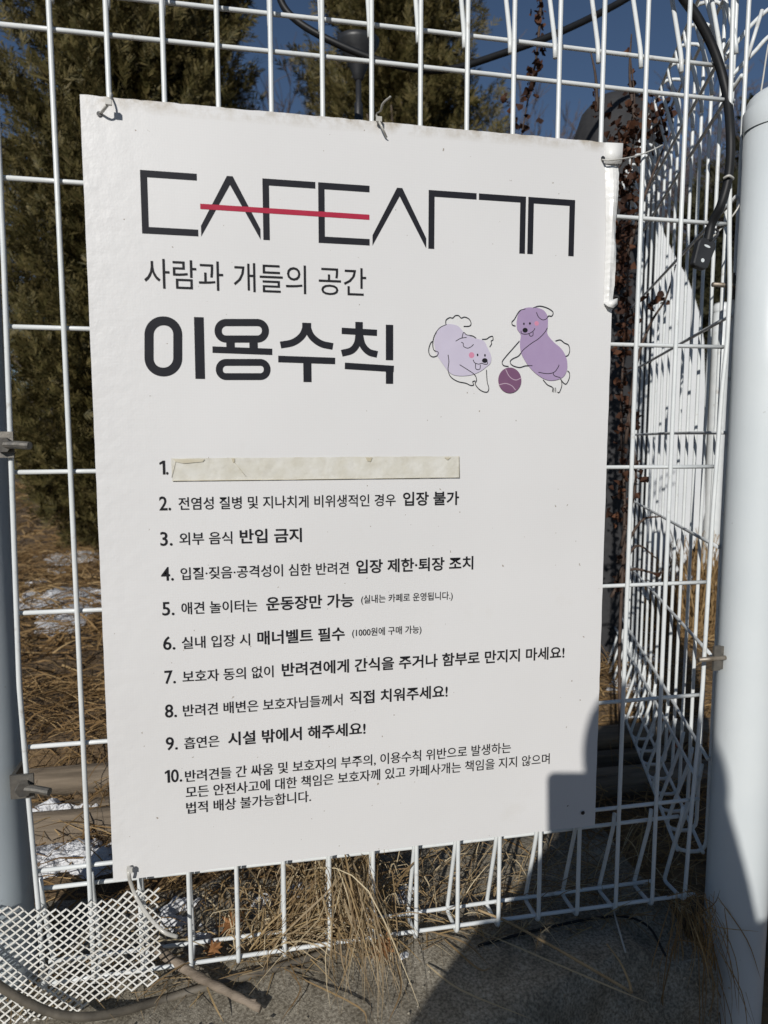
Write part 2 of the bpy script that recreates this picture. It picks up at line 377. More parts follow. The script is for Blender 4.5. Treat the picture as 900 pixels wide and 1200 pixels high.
# ------------------------------------------------------------------ wire mesh fences
WR = .00272
def panel(name, label, O, u, n, s_list, zo, zspan, ext, paths={}, fr=.008, htrim={}):
    """rolled-edge welded wire panel.  P(s,d,z): s along, d behind, z up"""
    O, u, n = np.array(O, float), np.array(u, float), np.array(n, float)
    P = lambda s, d, z: O+u*s+n*d+np.array([0, 0, z+zo])
    t = thing(name, label, 'fence', tuple(P(s_list[0], 0, -.13)), 'white welded wire fence panels')
    zb, zt = zspan
    for k, s in enumerate(s_list):
        j = lambda: random.uniform(-.0006, .0006)
        prof = [(.011, zb+.130), (.013, zb+.110), (.046+j(), zb-.001), (0, zb-.001), (0, zt), (.046, zt), (.014, zt-.105), (.012, zt-.124)]
        if k in paths:
            up = paths[k]; pts = [P(up[0][1]-.001, d, z) for d, z in prof[:3]]+[P(sx, 0, z) for z, sx in up]+[P(up[-1][1], d, z) for d, z in prof[5:]]
            pts = fillet(pts, fr)
        else:
            ds = j(); pts = fillet([P(s+ds+(j() if d > .02 else 0), d, z) for d, z in prof], fr)
        mb = MB(); mb.tube(pts, WR, 10); mb.build('vertical_wire', M['wire'], t)
    s0, s1 = s_list[0]-ext[0], s_list[-1]+ext[1]
    H = [(.0058, z) for z in (.0105, .156, .309, .4615, .612, .762, .909)]
    H += [(.0185, zb+.111), (.040, zb+.005), (.0055, zb+.004), (.0058, zt-.005), (.040, zt-.005), (.0200, zt-.107)]
    for i, (d, z) in enumerate(H):
        a, b = s0+random.uniform(-.003, .003), s1+random.uniform(-.004, .004)
        if i in htrim: b = htrim[i]
        pts = [P(a+(b-a)*q, d+.0004*math.sin(9*q+i), z+.0008*math.sin(5*q+2*i)) for q in np.linspace(0, 1, 12)]
        mb = MB(); mb.tube(pts, WR*.94, 10); mb.build('horizontal_wire', M['wire'], t)
    return P, t

SA = [-.3775+.0548*k for k in range(16)]
bul = [(-.131, .438), (-.02, .4415), (.10, .4475), (.17, .450), (.40, .4525), (.56, .457), (.62, .461), (.68, .461), (.74, .457), (.90, .449), (1.06, .445)]
bul0 = [(-.131, -.3765), (-.026, -.378), (.10, -.382), (.23, -.385), (.45, -.381), (.68, -.377), (1.06, -.374)]
panel('wire_fence', 'white wire fence panel across the front, with the rules sign tied onto it', (0, 0, 0), (1, 0, 0), (0, 1, 0), SA, 0, (-.131, 1.062), (.006, .012), {15: bul, 0: bul0}, htrim={7: .436, 8: .415})
azB = R(21.4); uB = np.array([math.sin(azB), math.cos(azB), 0]); nB = np.array([-math.cos(azB), math.sin(azB), 0])
OB = dep(851, 528, .945); OB[2] = 0
PB, fenceB = panel('wire_fence', 'white wire fence panel running away from the corner beside the right pole', OB, uB, nB, [.0548*k for k in range(16)], .043, (-.131, 1.062), (.008, .012), fr=.02)
PB2, fenceB2 = panel('wire_fence', 'farther white wire fence panel beyond the thin white post, overgrown by vine', OB+uB*.905, uB, nB, [.0548*k for k in range(20)], .043, (-.131, 1.062), (.006, .012), fr=.02)
for (y0, pts) in ((0, [(846, 72), (862, 52), (882, 28), (905, 8), (945, -14)]), (1, [(850, 98), (868, 78), (885, 60), (905, 40), (945, 22)])):
    a = PB(.02, .006, .955 if y0 == 0 else .909)
    P = [a]+[dep(x, y, .935-.004*i) for i, (x, y) in enumerate(pts)]
    mb = MB(); mb.tube(smooth_path(P, 5), WR, 10); mb.build('bent_wire_end', M['wire'], fenceB)
mb = MB(); mb.tube([dep(893, 12, .92), dep(876, 68, .92)], WR*.9, 8); mb.build('bent_wire_end', M['wire'], fenceB)

# ------------------------------------------------------------------ posts
def round_post(label, c, r, z0, z1, m, capz=.03, cap=True, group=None):
    t = thing('fence_post', label, 'post', (c[0], c[1], z0), group)
    mb = MB(); mb.tube([(c[0], c[1], z) for z in np.linspace(z0, z1, 8)], r, 40); mb.build('post_tube', m, t)
    if cap:
        mb = MB(); pr = [(r+.0016, z1-.022), (r+.0020, z1-.018), (r+.0020, z1+.001), (r-.001, z1+.005)]+[(r*math.cos(a), z1+.005+capz*math.sin(a)) for a in np.linspace(.25, 1.5, 8)]
        th = np.arange(40)*2*math.pi/40; V = []
        for q, z in pr: V += [(c[0]+q*math.cos(a), c[1]+q*math.sin(a), z) for a in th]
        f = [(i*40+j, i*40+(j+1) % 40, (i+1)*40+(j+1) % 40, (i+1)*40+j) for i in range(len(pr)-1) for j in range(40)]
        f.append(tuple((len(pr)-1)*40+j for j in range(40))); mb.add(V, f); mb.build('post_cap', m, t)
    return t
def clamp(t, c, r, z, direction, blen, m, plate=True):
    """steel band half round the post with a plate and a bolt pointing along direction"""
    d = np.array(direction, float); d /= np.linalg.norm(d); a0 = math.atan2(d[1], d[0])
    mb = MB(); n = 20; V = []
    for i in range(n+1):
        a = a0-1.4+2.8*i/n
        for q, zz in ((r+.0008, z-.013), (r+.0032, z-.013), (r+.0032, z+.013), (r+.0008, z+.013)): V.append((c[0]+q*math.cos(a), c[1]+q*math.sin(a), zz))
    mb.add(V, [(i*4+j, i*4+(j+1) % 4, (i+1)*4+(j+1) % 4, (i+1)*4+j) for i in range(n) for j in range(4)]+[(0, 1, 2, 3), (n*4+3, n*4+2, n*4+1, n*4)])
    band = mb.build('clamp_band', M['steel'], t)
    P0 = np.array([c[0], c[1], z])+d*(r+.001)
    mb = MB(); mb.tube([P0, P0+d*blen*.5, P0+d*blen], .0042, 10); mb.tube([P0+d*.004, P0+d*.010], .0085, 6)
    mb.build('bolt', M['rusty'], band, smooth=False)
    return band
# left post, behind the front panel
rL = .040
cL = np.array([onY(24, 800, .045)[0]-rL*1.005, .047])
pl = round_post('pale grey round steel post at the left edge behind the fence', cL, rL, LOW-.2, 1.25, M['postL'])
for (x, y) in ((12, 521), (36, 917)):
    p = onY(x, y, .0)
    z = p[2]; b = pl
    mb = MB(); bx = onY(x-2, y, -.004); mb.box((bx[0]-.018, -.0085, z-.0135), (bx[0]+.006, -.0055, z+.0135)); mb.box((bx[0]-.018, -.0055, z-.012), (bx[0]-.014, .03, z+.012)); mb.tube([(bx[0]-.004, -.012, z), (bx[0]+.012, -.018, z), (bx[0]+.026, -.024, z-.001)], .0042, 10); mb.tube([(bx[0]-.004, -.010, z), (bx[0]-.002, -.017, z)], .0085, 6)
    mb.build('bolt_plate', M['steel'], b, smooth=False)
# right pole at the corner
rR = .0382
cR3 = dep(865.5, 1000, .945)
cR = cR3[:2]
ztop = dep(900, 171, .945)[2]
pr_ = round_post('pale grey round pole with domed cap standing at the right edge', cR, rR, LOW-.3, ztop, M['post'], .024)
for (x, y) in ((852, 335), (836, 771)):
    b0 = dep(x+10, y, .905); d = np.array([-1., -.05, 0]); e = b0+d*.034
    mb = MB(); mb.box((b0[0]-.012, b0[1]-.001, b0[2]-.016), (b0[0]-.002, b0[1]+.0025, b0[2]+.016)); mb.box((b0[0]-.004, b0[1]+.003, b0[2]-.016), (b0[0]+.012, b0[1]+.0055, b0[2]+.014)); tab = mb.build('clamp_tab', M['steel'], pr_, smooth=False)
    mb = MB(); mb.tube([b0-d*.012, b0+d*.01, e], .0030, 10); mb.build('bolt', M['rusty'], tab)
cF = dep(735, 600, 1.86)[:2]
round_post('thin white round post partly behind the vine', cF, .021, GZ-.1, 1.12, M['wire'], .015)
cG = dep(840, 500, 2.9)[:2]
round_post('short white round post beyond the side fence', cG, .034, GZ-.2, dep(840, 362, 2.9)[2], M['wire'], .012)

# ------------------------------------------------------------------ the sign
SY = -.0125            # front of the board
SW, SH = .589, .841
sign = thing('sign_board', 'large white rules sign with black and red logo and two cartoon dogs', 'sign', (0, SY, 0))
def sign_board():
    mb = MB(); N = 60
    out = []
    def e(a, b, k, amp):
        for i in range(k):
            q = i/k; p = np.array(a)*(1-q)+np.array(b)*q; nrm = np.array([b[1]-a[1], -(b[0]-a[0])]); nrm = nrm/np.linalg.norm(nrm)
            out.append(p+nrm*amp*random.uniform(-1, 1)*(1 if i else 0))
    w = SW/2
    e((-w, 0), (w, 0), N, .0005); e((w, 0), (w, SH), N, .0003); e((w, SH-.002), (-w, SH), 90, .00045); e((-w, SH), (-w, 0), N, .00018)
    k = len(out); V = [(p[0], SY, p[1]) for p in out]+[(p[0], SY+.0068, p[1]) for p in out]
    mb.add(V, [tuple(range(k)), tuple(range(2*k-1, k-1, -1))]); mb.add(V, [(i, i+k, (i+1) % k+k, (i+1) % k) for i in range(k)], 1)
    mb.build('board', [M['board'], M['edge']], sign, smooth=False)
sign_board()
LAY = [0]
def lay():
    LAY[0] += 1; return SY-.0002-.000012*LAY[0]
def s7(x, y): return onY(150+x/3, 180+y/3, SY)[[0, 2]]
def s8(x, y): return onY(420+x/3, 180+y/3, SY)[[0, 2]]
def s6(x, y): return onY(480+x/4.2857, 340+y/4.2857, SY)[[0, 2]]
def flat_poly(mb, poly):
    y = lay(); mb.add([(p[0], y, p[1]) for p in poly], [tuple(range(len(poly)))])
def flat_stroke(mb, pts, wid, closed=False):
    P = np.asarray(pts, float); y = lay()
    if closed: T = np.roll(P, -1, 0)-np.roll(P, 1, 0)
    else: T = np.gradient(P, axis=0)
    T /= np.maximum(np.linalg.norm(T, axis=1, keepdims=True), 1e-9); Nn = np.stack([-T[:, 1], T[:, 0]], 1)*wid/2
    k = len(P); V = [(*(P[i]+Nn[i]),) for i in range(k)]+[(*(P[i]-Nn[i]),) for i in range(k)]
    mb.add([(a, y, b) for a, b in V], [(i, k+i, k+(i+1) % k, (i+1) % k) for i in range(k if closed else k-1)])
def rrect(x0, y0, x1, y1, r, n=8):
    pts = []
    for cx, cy, a in ((x1-r, y1-r, 0), (x0+r, y1-r, 90), (x0+r, y0+r, 180), (x1-r, y0+r, 270)):
        for i in range(n+1): t = R(a+90*i/n); pts.append((cx+r*math.cos(t), cy+r*math.sin(t)))
    return pts
def arr(mm): return [(a/1000, b/1000) for a, b in mm]
# logo: letters in millimetres on the board
T0, B0, S = 772.3, 709.0, 6.9
L = []
L.append([(-239.1, B0), (-182.4, B0), (-182.4, B0+S), (-239.1+S, B0+S), (-239.1+S, T0-S), (-182.4, T0-S), (-182.4, T0), (-239.1, T0)])
for x0, x1 in ((-179.5, -117.7), (4.2, 65.5)):
    c = (x0+x1)/2; L.append([(x0, B0), (c, T0-9.0), (x1, B0), (x1, B0+11), (c+3, T0), (c-3, T0), (x0, B0+11)])
for x0, x1 in ((-114.8, -58.4), (67.9, 123.8)):
    L.append([(x0, B0), (x0+S, B0), (x0+S, T0-S), (x1, T0-S), (x1, T0), (x0, T0)])
L.append([(-55.4, B0), (1, B0), (1, B0+S), (-55.4+S, B0+S), (-55.4+S, T0-S), (1, T0-S), (1, T0), (-55.4, T0)])
L.append([(126.5, T0-S), (183.0-S, T0-S), (183.0-S, B0), (183.0, B0), (183.0, T0), (126.5, T0)])
L.append([(185.8, B0), (185.8+S, B0), (185.8+S, T0-S), (243.6-S, T0-S), (243.6-S, B0), (243.6, B0), (243.6, T0), (185.8, T0)])
for poly in L:
    mb = MB(); flat_poly(mb, arr(poly)); mb.build('logo_letter', M['ink'], sign, smooth=False)
mb = MB(); flat_poly(mb, arr([(-179.7, 737.0), (.8, 736.3), (.8, 741.8), (-179.7, 742.4)])); mb.build('logo_bar', M['red'], sign, smooth=False)
# heading, traced stroke by stroke
U = .000272
def st(mb, f, pts, w_, curve=False):
    P = np.array([f(*p) for p in pts]); P = smooth_path(P, 6) if curve else P
    flat_stroke(mb, P, w_*U)
def ring(mb, x0, y0, x1, y1, r, w_):
    flat_stroke(mb, [s7(*p) for p in rrect(x0, y0, x1, y1, r, 10)], w_*U, True)
mb = MB(); ring(mb, 74, 588, 175, 768, 49, 34); st(mb, s7, [(249, 575), (254, 792)], 37); mb.build('heading_syllable', M['ink'], sign, smooth=False)
mb = MB(); ring(mb, 317, 594, 483, 652, 28, 28); st(mb, s7, [(360, 655), (361, 690)], 33); st(mb, s7, [(441, 660), (442, 694)], 33); st(mb, s7, [(297, 689), (507, 697)], 25); ring(mb, 321, 734, 489, 784, 24, 27); mb.build('heading_syllable', M['ink'], sign, smooth=False)
mb = MB(); st(mb, s7, [(628, 595), (628, 622)], 36); st(mb, s7, [(627, 606), (612, 640), (580, 664), (536, 673)], 27, True); st(mb, s7, [(629, 606), (645, 642), (678, 668), (720, 678)], 27, True); st(mb, s7, [(528, 722), (728, 729)], 26); st(mb, s7, [(630, 728), (631, 803)], 33); mb.build('heading_syllable', M['ink'], sign, smooth=False)
mb = MB(); st(mb, s7, [(812, 592), (812, 628)], 31); st(mb, s7, [(751, 623), (875, 630)], 25); st(mb, s7, [(811, 634), (805, 668), (786, 692), (751, 702)], 27, True); st(mb, s7, [(814, 634), (824, 672), (846, 697), (876, 706)], 27, True); st(mb, s8, [(109, 602), (109, 726)], 31); st(mb, s7, [(762, 746), (934, 757)], 26); st(mb, s8, [(109, 750), (109, 809)], 31); mb.build('heading_syllable', M['ink'], sign, smooth=False)

# text lines set in type
def glyph_mesh(s, off):
    cu = bpy.data.curves.new('t', 'FONT'); cu.body = s; cu.size = 1; cu.resolution_u = 3; cu.offset = off; cu.fill_mode = 'FRONT'
    o = bpy.data.objects.new('t', cu); COL.objects.link(o)
    me = bpy.data.meshes.new_from_object(o.evaluated_get(bpy.context.evaluated_depsgraph_get()))
    bpy.data.objects.remove(o); bpy.data.curves.remove(cu)
    V = np.empty(len(me.vertices)*3); me.vertices.foreach_get('co', V); V = V.reshape(-1, 3)
    f = [tuple(p.vertices) for p in me.polygons]; bpy.data.meshes.remove(me); return V, f
REF = glyph_mesh('법', 0)[0]; RY0, RY1 = REF[:, 1].min(), REF[:, 1].max()
DREF = glyph_mesh('8', 0)[0]; DY0, DY1 = DREF[:, 1].min(), DREF[:, 1].max()
def run(s, xl, xr, yb, h, off=0., name='rule_text', m='inkg', digit=False, at=None):
    """s set between photo columns xl..xr, foot of the letters at row yb (measured at column `at`)"""
    V, f = glyph_mesh(s, off)
    zb = onY(at or xl, yb, SY)[2]; x0 = onY(xl, yb, SY)[0]; x1 = onY(xr, yb, SY)[0]
    a, b = V[:, 0].min(), V[:, 0].max(); r0, r1 = (DY0, DY1) if digit else (RY0, RY1)
    y = lay(); X = x0+(V[:, 0]-a)/(b-a)*(x1-x0); Z = zb+(V[:, 1]-r0)/(r1-r0)*h/1000
    mb = MB(); mb.add(np.stack([X, np.full_like(X, y), Z], 1), f); return mb.build(name, M[m], sign, smooth=False)
run('사람과 개들의 공간', 169.3, 429, 338.3, 29.8, .0, 'subtitle', at=207)
NUM = [('1.', 187, 197.3, 556, 190), ('2.', 186.8, 200.5, 598, 190), ('3.', 188, 202.3, 639.4, 192), ('4.', 189, 203.7, 680.4, 193), ('5.', 190.3, 204.5, 721, 194), ('6.', 191.3, 205.5, 761.4, 195), ('7.', 193, 206, 801, 197), ('8.', 193.5, 207.3, 840.6, 198), ('9.', 194.5, 208.3, 878.7, 199), ('10.', 193.3, 213.3, 917, 197)]
def one(xl, wpx, yb, at, h=15.0):
    zb = onY(at, yb, SY)[2]; x0 = onY(xl, yb, SY)[0]; w_ = wpx*.00098; hh = h/1000; y = lay(); t_ = .0026
    P = [(x0+w_-t_, zb), (x0+w_, zb), (x0+w_, zb+hh), (x0+w_-t_*.8, zb+hh), (x0, zb+hh*.84), (x0+.0004, zb+hh*.70), (x0+w_-t_, zb+hh*.80)]
    mb = MB(); mb.add([(a, y, b) for a, b in P], [tuple(range(len(P)))]); mb.build('rule_number', M['inkg'], sign, smooth=False)
for s, a, b, y, at in NUM:
    if s == '1.': one(a, 6.2, y, at); run('.', 194.6, 197.4, y, 15.0, .012, 'rule_number', digit=True, at=at)
    elif s == '10.': one(a, 5.6, y, at); run('0.', 200.6, 213.4, y, 15.0, .012, 'rule_number', digit=True, at=at)
    else: run(s, a, b, y, 15.0, .012, 'rule_number', digit=True, at=at)
RG, BD, SM = 13.6, 15.4, 9.6
BO = .020
for i, (yb, at, parts) in enumerate([
    (597.6, 195, [('전염성 질병 및 지나치게 비위생적인 경우', 209.3, 463.5, 0), ('입장 불가', 472, 537.6, 1)]),
    (639.0, 195, [('외부 음식', 210.3, 272.2, 0), ('반입 금지', 281, 353.6, 1)]),
    (680.0, 197, [('입질·짖음·공격성이 심한 반려견', 211.7, 408.5, 0), ('입장 제한·퇴장 조치', 417.2, 554.2, 1)]),
    (720.6, 199, [('애견 놀이터는', 212.7, 301.5, 0), ('운동장만 가능', 311.9, 414.3, 1), ('(실내는 카페로 운영됩니다.)', 423, 530.2, 2)]),
    (761.0, 200, [('실내 입장 시', 213.2, 293, 0), ('매너벨트 필수', 301.6, 403.8, 1), ('(1000원에 구매 가능)', 412.5, 493.6, 2)]),
    (800.8, 200, [('보호자 동의 없이', 214, 320.5, 0), ('반려견에게 간식을 주거나 함부로 만지지 마세요!', 330.2, 660.4, 1)]),
    (840.4, 202, [('반려견 배변은 보호자님들께서', 214.6, 401.3, 0), ('직접 치워주세요!', 409.7, 524.2, 1)]),
    (878.6, 204, [('흡연은', 216, 257, 0), ('시설 밖에서 해주세요!', 267.2, 428.2, 1)]),
    (916.6, 212, [('반려견들 간 싸움 및 보호자의 부주의, 이용수칙 위반으로 발생하는', 217, 597.6, 0)]),
    (935.0, 218, [('모든 안전사고에 대한 책임은 보호자께 있고 카페사개는 책임을 지지 않으며', 217.8, 642.6, 0)]),
    (953.2, 220, [('법적 배상 불가능합니다.', 218.4, 364.4, 0)])]):
    for s, a, b, k in parts:
        h, off = ((RG, .009), (BD, BO), (SM, .008))[k]
        zc = onY(at, yb, SY)[2]
        # rows run level across the board: find the photo row of that level at the left end of this run
        ya = yb
        for _ in range(6): ya += (onY(a, ya, SY)[2]-zc)/.0010
        if k == 2: ya -= 3.2
        run(s, a, b, ya, h, off)

# printed dogs and ball
dog = MB()
def area(pts): 
    P = smooth_path(np.array([s6(*p) for p in pts+[pts[0]]]), 5)[:-1]; return P
def disc(cx, cy, rx, ry, n=24): return [s6(cx+rx*math.cos(2*math.pi*i/n), cy-ry*math.sin(2*math.pi*i/n)) for i in range(n)]
def line(mb, pts, wd=.00085, c=True):
    P = np.array([s6(*p) for p in pts]); flat_stroke(mb, smooth_path(P, 5) if c and len(P) > 2 else P, wd)
LD = [(140,200),(185,172),(240,180),(275,215),(320,240),(370,255),(390,290),(408,330),(405,365),(385,385),(350,410),(300,428),(240,430),(200,415),(165,370),(135,320),(122,260)]
RD = [(535,160),(545,120),(575,92),(620,88),(665,98),(690,130),(692,180),(690,220),(720,260),(760,295),(785,340),(790,390),(775,430),(740,450),(690,452),(640,425),(595,380),(560,320),(552,270),(556,225),(538,195)]
def printed_dog(body, colm, cheek, lines, dots):
    mb = MB(); flat_poly(mb, area(body)); o = mb.build('dog_print', colm, sign, smooth=False)
    mb = MB(); flat_poly(mb, disc(*cheek)); mb.build('dog_cheek', M['pink'], o, smooth=False)
    mb = MB()
    for l_ in lines: line(mb, l_)
    for d in dots: flat_poly(mb, disc(*d))
    mb.build('dog_outline', M['inkg'], o, smooth=False)
printed_dog(LD, M['lav'], (310, 327, 14, 15), [
    [(180,170),(182,150),(200,138),(215,140),(228,128),(245,128),(258,140),(275,135),(297,145),(307,165),(300,180),(270,182)],
    [(185,173),(150,190),(125,225),(115,265),(120,300),(142,312),(138,328),(115,335),(98,322),(95,295),(105,265),(118,255)],
    [(262,240),(270,213),(285,225),(315,230),(333,242)], [(230,257),(255,243),(285,238)],
    [(258,262),(268,268),(270,283),(290,292),(310,283),(320,272)],
    [(362,247),(385,245),(400,235),(415,232),(417,250),(408,255),(410,270),(400,285)],
    [(318,350),(325,365),(345,372),(360,368),(372,372),(388,372),(390,360)], [(330,370),(330,392),(340,400),(352,395),(354,375)],
    [(192,325),(196,360),(192,400),(205,435),(240,458),(280,467),(305,478),(320,475),(315,460),(328,455)],
    [(250,375),(290,400),(325,425),(335,450),(328,470),(345,495),(370,510),(390,510),(396,490),(388,460),(384,400)]],
    [(340, 326, 4, 7), (377, 328, 4, 7), (376, 354, 14, 12)])
printed_dog(RD, M['pur'], (636, 168, 11, 12), [
    [(580,95),(550,105),(525,145),(512,160),(515,175),(530,180)],
    [(618,90),(650,80),(690,90),(718,110),(712,130),(695,130),(685,145),(665,150),(645,135),(635,112)],
    [(558,205),(560,218),(580,222),(600,218),(620,205),(627,192)], [(597,220),(605,232),(617,228),(618,210)],
    [(690,190),(675,215),(645,245),(610,268),(570,300),(545,330),(515,345),(503,360),(515,378),(550,388),(580,380),(615,380)],
    [(550,255),(515,295),(480,335),(463,360),(470,378),(495,383)],
    [(645,413),(690,420),(725,412),(745,385),(748,375)], [(718,413),(725,430),(755,440)],
    [(730,255),(755,250),(775,265),(795,275),(802,300),(795,325),(780,333)],
    [(668,450),(690,475),(715,488),(715,510)], [(760,450),(762,480),(750,512),(740,512)], [(722,490),(722,512)], [(731,490),(732,512)],
    [(755,445),(770,465),(785,470),(800,440),(800,415),(790,405)]],
    [(572, 170, 4, 6), (602, 168, 5, 6), (578, 202, 13, 12)])
mb = MB(); flat_poly(mb, disc(501, 453, 58, 64, 40)); ball = mb.build('ball_print', M['plum'], sign, smooth=False)
mb = MB(); line(mb, [(480,398),(500,435),(530,452),(558,441)], .0008); line(mb, [(446,476),(480,469),(510,480),(530,502)], .0008); mb.build('ball_seam', M['pinkline'], ball, smooth=False)

# tape over the first rule
def tape():
    q = [onY(200.5, 537, SY), onY(537, 534.5, SY), onY(537.5, 559.5, SY), onY(202, 563.5, SY)]
    mb = MB(); y = SY-.0009; n = 40; V = []
    for j in (0, 1):
        for i in range(n+1):
            t = i/n; p = (q[0]*(1-t)+q[1]*t) if j == 0 else (q[3]*(1-t)+q[2]*t)
            V.append((p[0], y-.0004*abs(math.sin(i*1.9))*(j == 0), p[2]+random.uniform(-.0003, .0003)))
    mb.add(V, [(i, n+1+i, n+2+i, i+1) for i in range(n)])
    t = mb.build('masking_tape', M['tape'], sign, smooth=True)
    mb = MB(); y = SY-.0022
    for poly in ([(203, 538), (240, 538), (238, 541), (215, 543), (206, 541)], [(271, 537), (275, 537), (275, 541), (273, 542)], [(428, 536), (436, 536), (434, 541), (430, 540)], [(520, 536), (528, 536), (524, 539)]):
        mb = MB(); mb.add([(onY(a, b, SY)[0], y, onY(a, b, SY)[2]) for a, b in poly], [tuple(range(len(poly)))])
        mb.build('tape_stain', M['tape2'], t, smooth=False)
    mb = MB()
    for a, b, wd in (((202, 563.3), (537.5, 559.5), .0007), ((537.3, 534.5), (537.8, 559.8), .0007), ((201, 560), (206, 540), .0004), ((274, 541), (288, 558), .0004)):
        pa, pb = onY(*a, SY), onY(*b, SY); mb.tube([(pa[0], SY-.0019, pa[2]), (pb[0], SY-.0019, pb[2])], wd/2, 6)
    mb.build('tape_edge', M['tape2'], t)
tape()
# peeled film along the upper right edge
def flap():
    ns = 46; V = []; g = random.Random(4)
    for i in range(ns+1):
        q = i/ns; z = .812-.158*q
        xl = .2795+.0042*min(1, q*2.2)+g.uniform(-.0003, .0003)                # where it still sticks to the board
        xr = .2958-.0010*q+.0006*math.sin(q*11)+g.uniform(-.00045, .00045)         # torn outer edge
        xc = xl+(xr-xl)*(.42+.10*math.sin(q*6+.6)); ly = .0026+.0030*math.sin(math.pi*q)**.7+g.uniform(-.0003, .0003)
        V += [(xl, SY-.0006, z), ((xl+xc)/2, SY-.0006-ly*.62, z), (xc, SY-.0006-ly, z+.0004), ((xc+xr)/2, SY-.0006-ly*(.80+.2*math.sin(q*13)), z), (xr, SY-.0006-ly*(.35+.25*math.sin(q*9+1)), z-.0006)]
    k = 5; mb = MB(); mb.add(V, [(i*k+j, i*k+j+1, (i+1)*k+j+1, (i+1)*k+j) for i in range(ns) for j in range(k-1)])
    o = mb.build('peeled_film', M['film'], sign, smooth=False); md = o.modifiers.new('thickness', 'SOLIDIFY'); md.thickness = .0003
    mb = MB(); P = [(.279, SY-.0012, .815), (.299, SY-.0040, .815), (.2995, SY-.0045, .838), (.279, SY-.0012, .8385)]
    mb.add(P, [(0, 1, 2, 3)]); o2 = mb.build('peeled_film', M['film'], sign); md = o2.modifiers.new('thickness', 'SOLIDIFY'); md.thickness = .0005
    # folded tip at the foot
    mb = MB(); mb.add([(.282, SY-.003, .657), (.2985, SY-.006, .655), (.297, SY-.008, .662), (.291, SY-.010, .650), (.285, SY-.008, .652)], [(0, 4, 2), (4, 3, 1, 2)])
    o3 = mb.build('peeled_film', M['film'], o); md = o3.modifiers.new('thickness', 'SOLIDIFY'); md.thickness = .0005
flap()
# tie holes
for (x, y) in ((116.5, 134), (682.5, 952), (706, 186)):
    mb = MB(); p = onY(x, y, SY); yy = lay(); mb.add([(p[0]+.0026*math.cos(a), yy, p[2]+.0026*math.sin(a)) for a in np.linspace(0, 2*math.pi, 14, endpoint=False)], [tuple(range(14))])
    mb.build('tie_hole', M['black'], sign, smooth=False)

# cable ties holding the sign
def tie(label, pts, r=.0016, head=None):
    t = thing('cable_tie', label, 'cable tie', tuple(pts[0]), 'nylon ties holding the sign')
    mb = MB(); mb.tube(smooth_path(pts, 6), r, 8, flat=.5); mb.build('strap', M['tie'], t)
    if head is not None:
        mb = MB(); h = np.array(head); mb.box(h-np.array([.003, .002, .0025]), h+np.array([.003, .002, .0025])); mb.build('head', M['tie'], t, smooth=False)
    return t
Q = lambda x, y, Y: onY(x, y, Y)
tie('short nylon tie through the hole at the sign\'s upper left corner', [Q(118, 133, SY-.001), Q(122, 128, SY-.010), Q(127, 121, SY-.011), Q(130, 114, SY-.004), Q(131, 110, .004), Q(129, 113, .009)], .0019, Q(127, 120, SY-.013))
tie('nylon tie with two loose ends at the middle of the sign\'s top edge', [Q(453, 161, SY-.003), Q(448, 150, SY-.010), Q(443, 140, SY-.004), Q(441, 134, .005), Q(446, 130, SY-.004), Q(449, 121, SY-.014), Q(458, 113, SY-.022)], .0013, Q(444, 140, SY-.006))
tie('long nylon tie looping from the sign\'s right edge to the fence wires', [Q(706, 187, SY-.002), Q(713, 188, SY-.010), Q(730, 186, SY-.010), Q(748, 182, -.010), Q(764, 176, -.006), Q(776, 170, .006)], .0016)
tie('nylon tie curling out under the sign\'s lower left corner', [Q(151, 1015, SY-.004), Q(151, 1024, SY-.010), Q(153, 1034, SY-.006), Q(160, 1052, -.02), Q(175, 1075, -.045), Q(192, 1092, -.06), Q(208, 1098, -.06)], .0021, Q(152, 1020, SY-.008))

# ------------------------------------------------------------------ cables
def cable(name, label, pts, r, m, cat='cable', n=10, group=None):
    mb = MB(); mb.tube(smooth_path(pts, 8), r, n); o = mb.build(name, M[m], None); tag(o, label, cat, group); return o
cable('cable', 'black cable sagging across the top behind the fence', [dep(318, -60, 1.35), dep(326, -8, 1.35), dep(345, 22, 1.35), dep(392, 50, 1.35), dep(455, 74, 1.36), dep(520, 82, 1.38), dep(585, 64, 1.4), dep(660, 36, 1.42), dep(738, -4, 1.45), dep(800, -50, 1.45)], .0068, 'cable')
cable('cable', 'thick black cable curving down the corner of the fence at the upper right', [Q(775, -60, .012), Q(796, -10, .014), Q(818, 22, .014), Q(838, 62, .013), Q(851, 108, .008), Q(856, 160, -.010), Q(854, 205, -.011), Q(845, 240, -.008), Q(834, 262, .004), Q(829, 284, .006)], .0054, 'cable')
t = thing('cable_clamp', 'black plastic cable clamp hanging at the end of the thick cable', 'clamp', tuple(Q(823, 300, .006)))
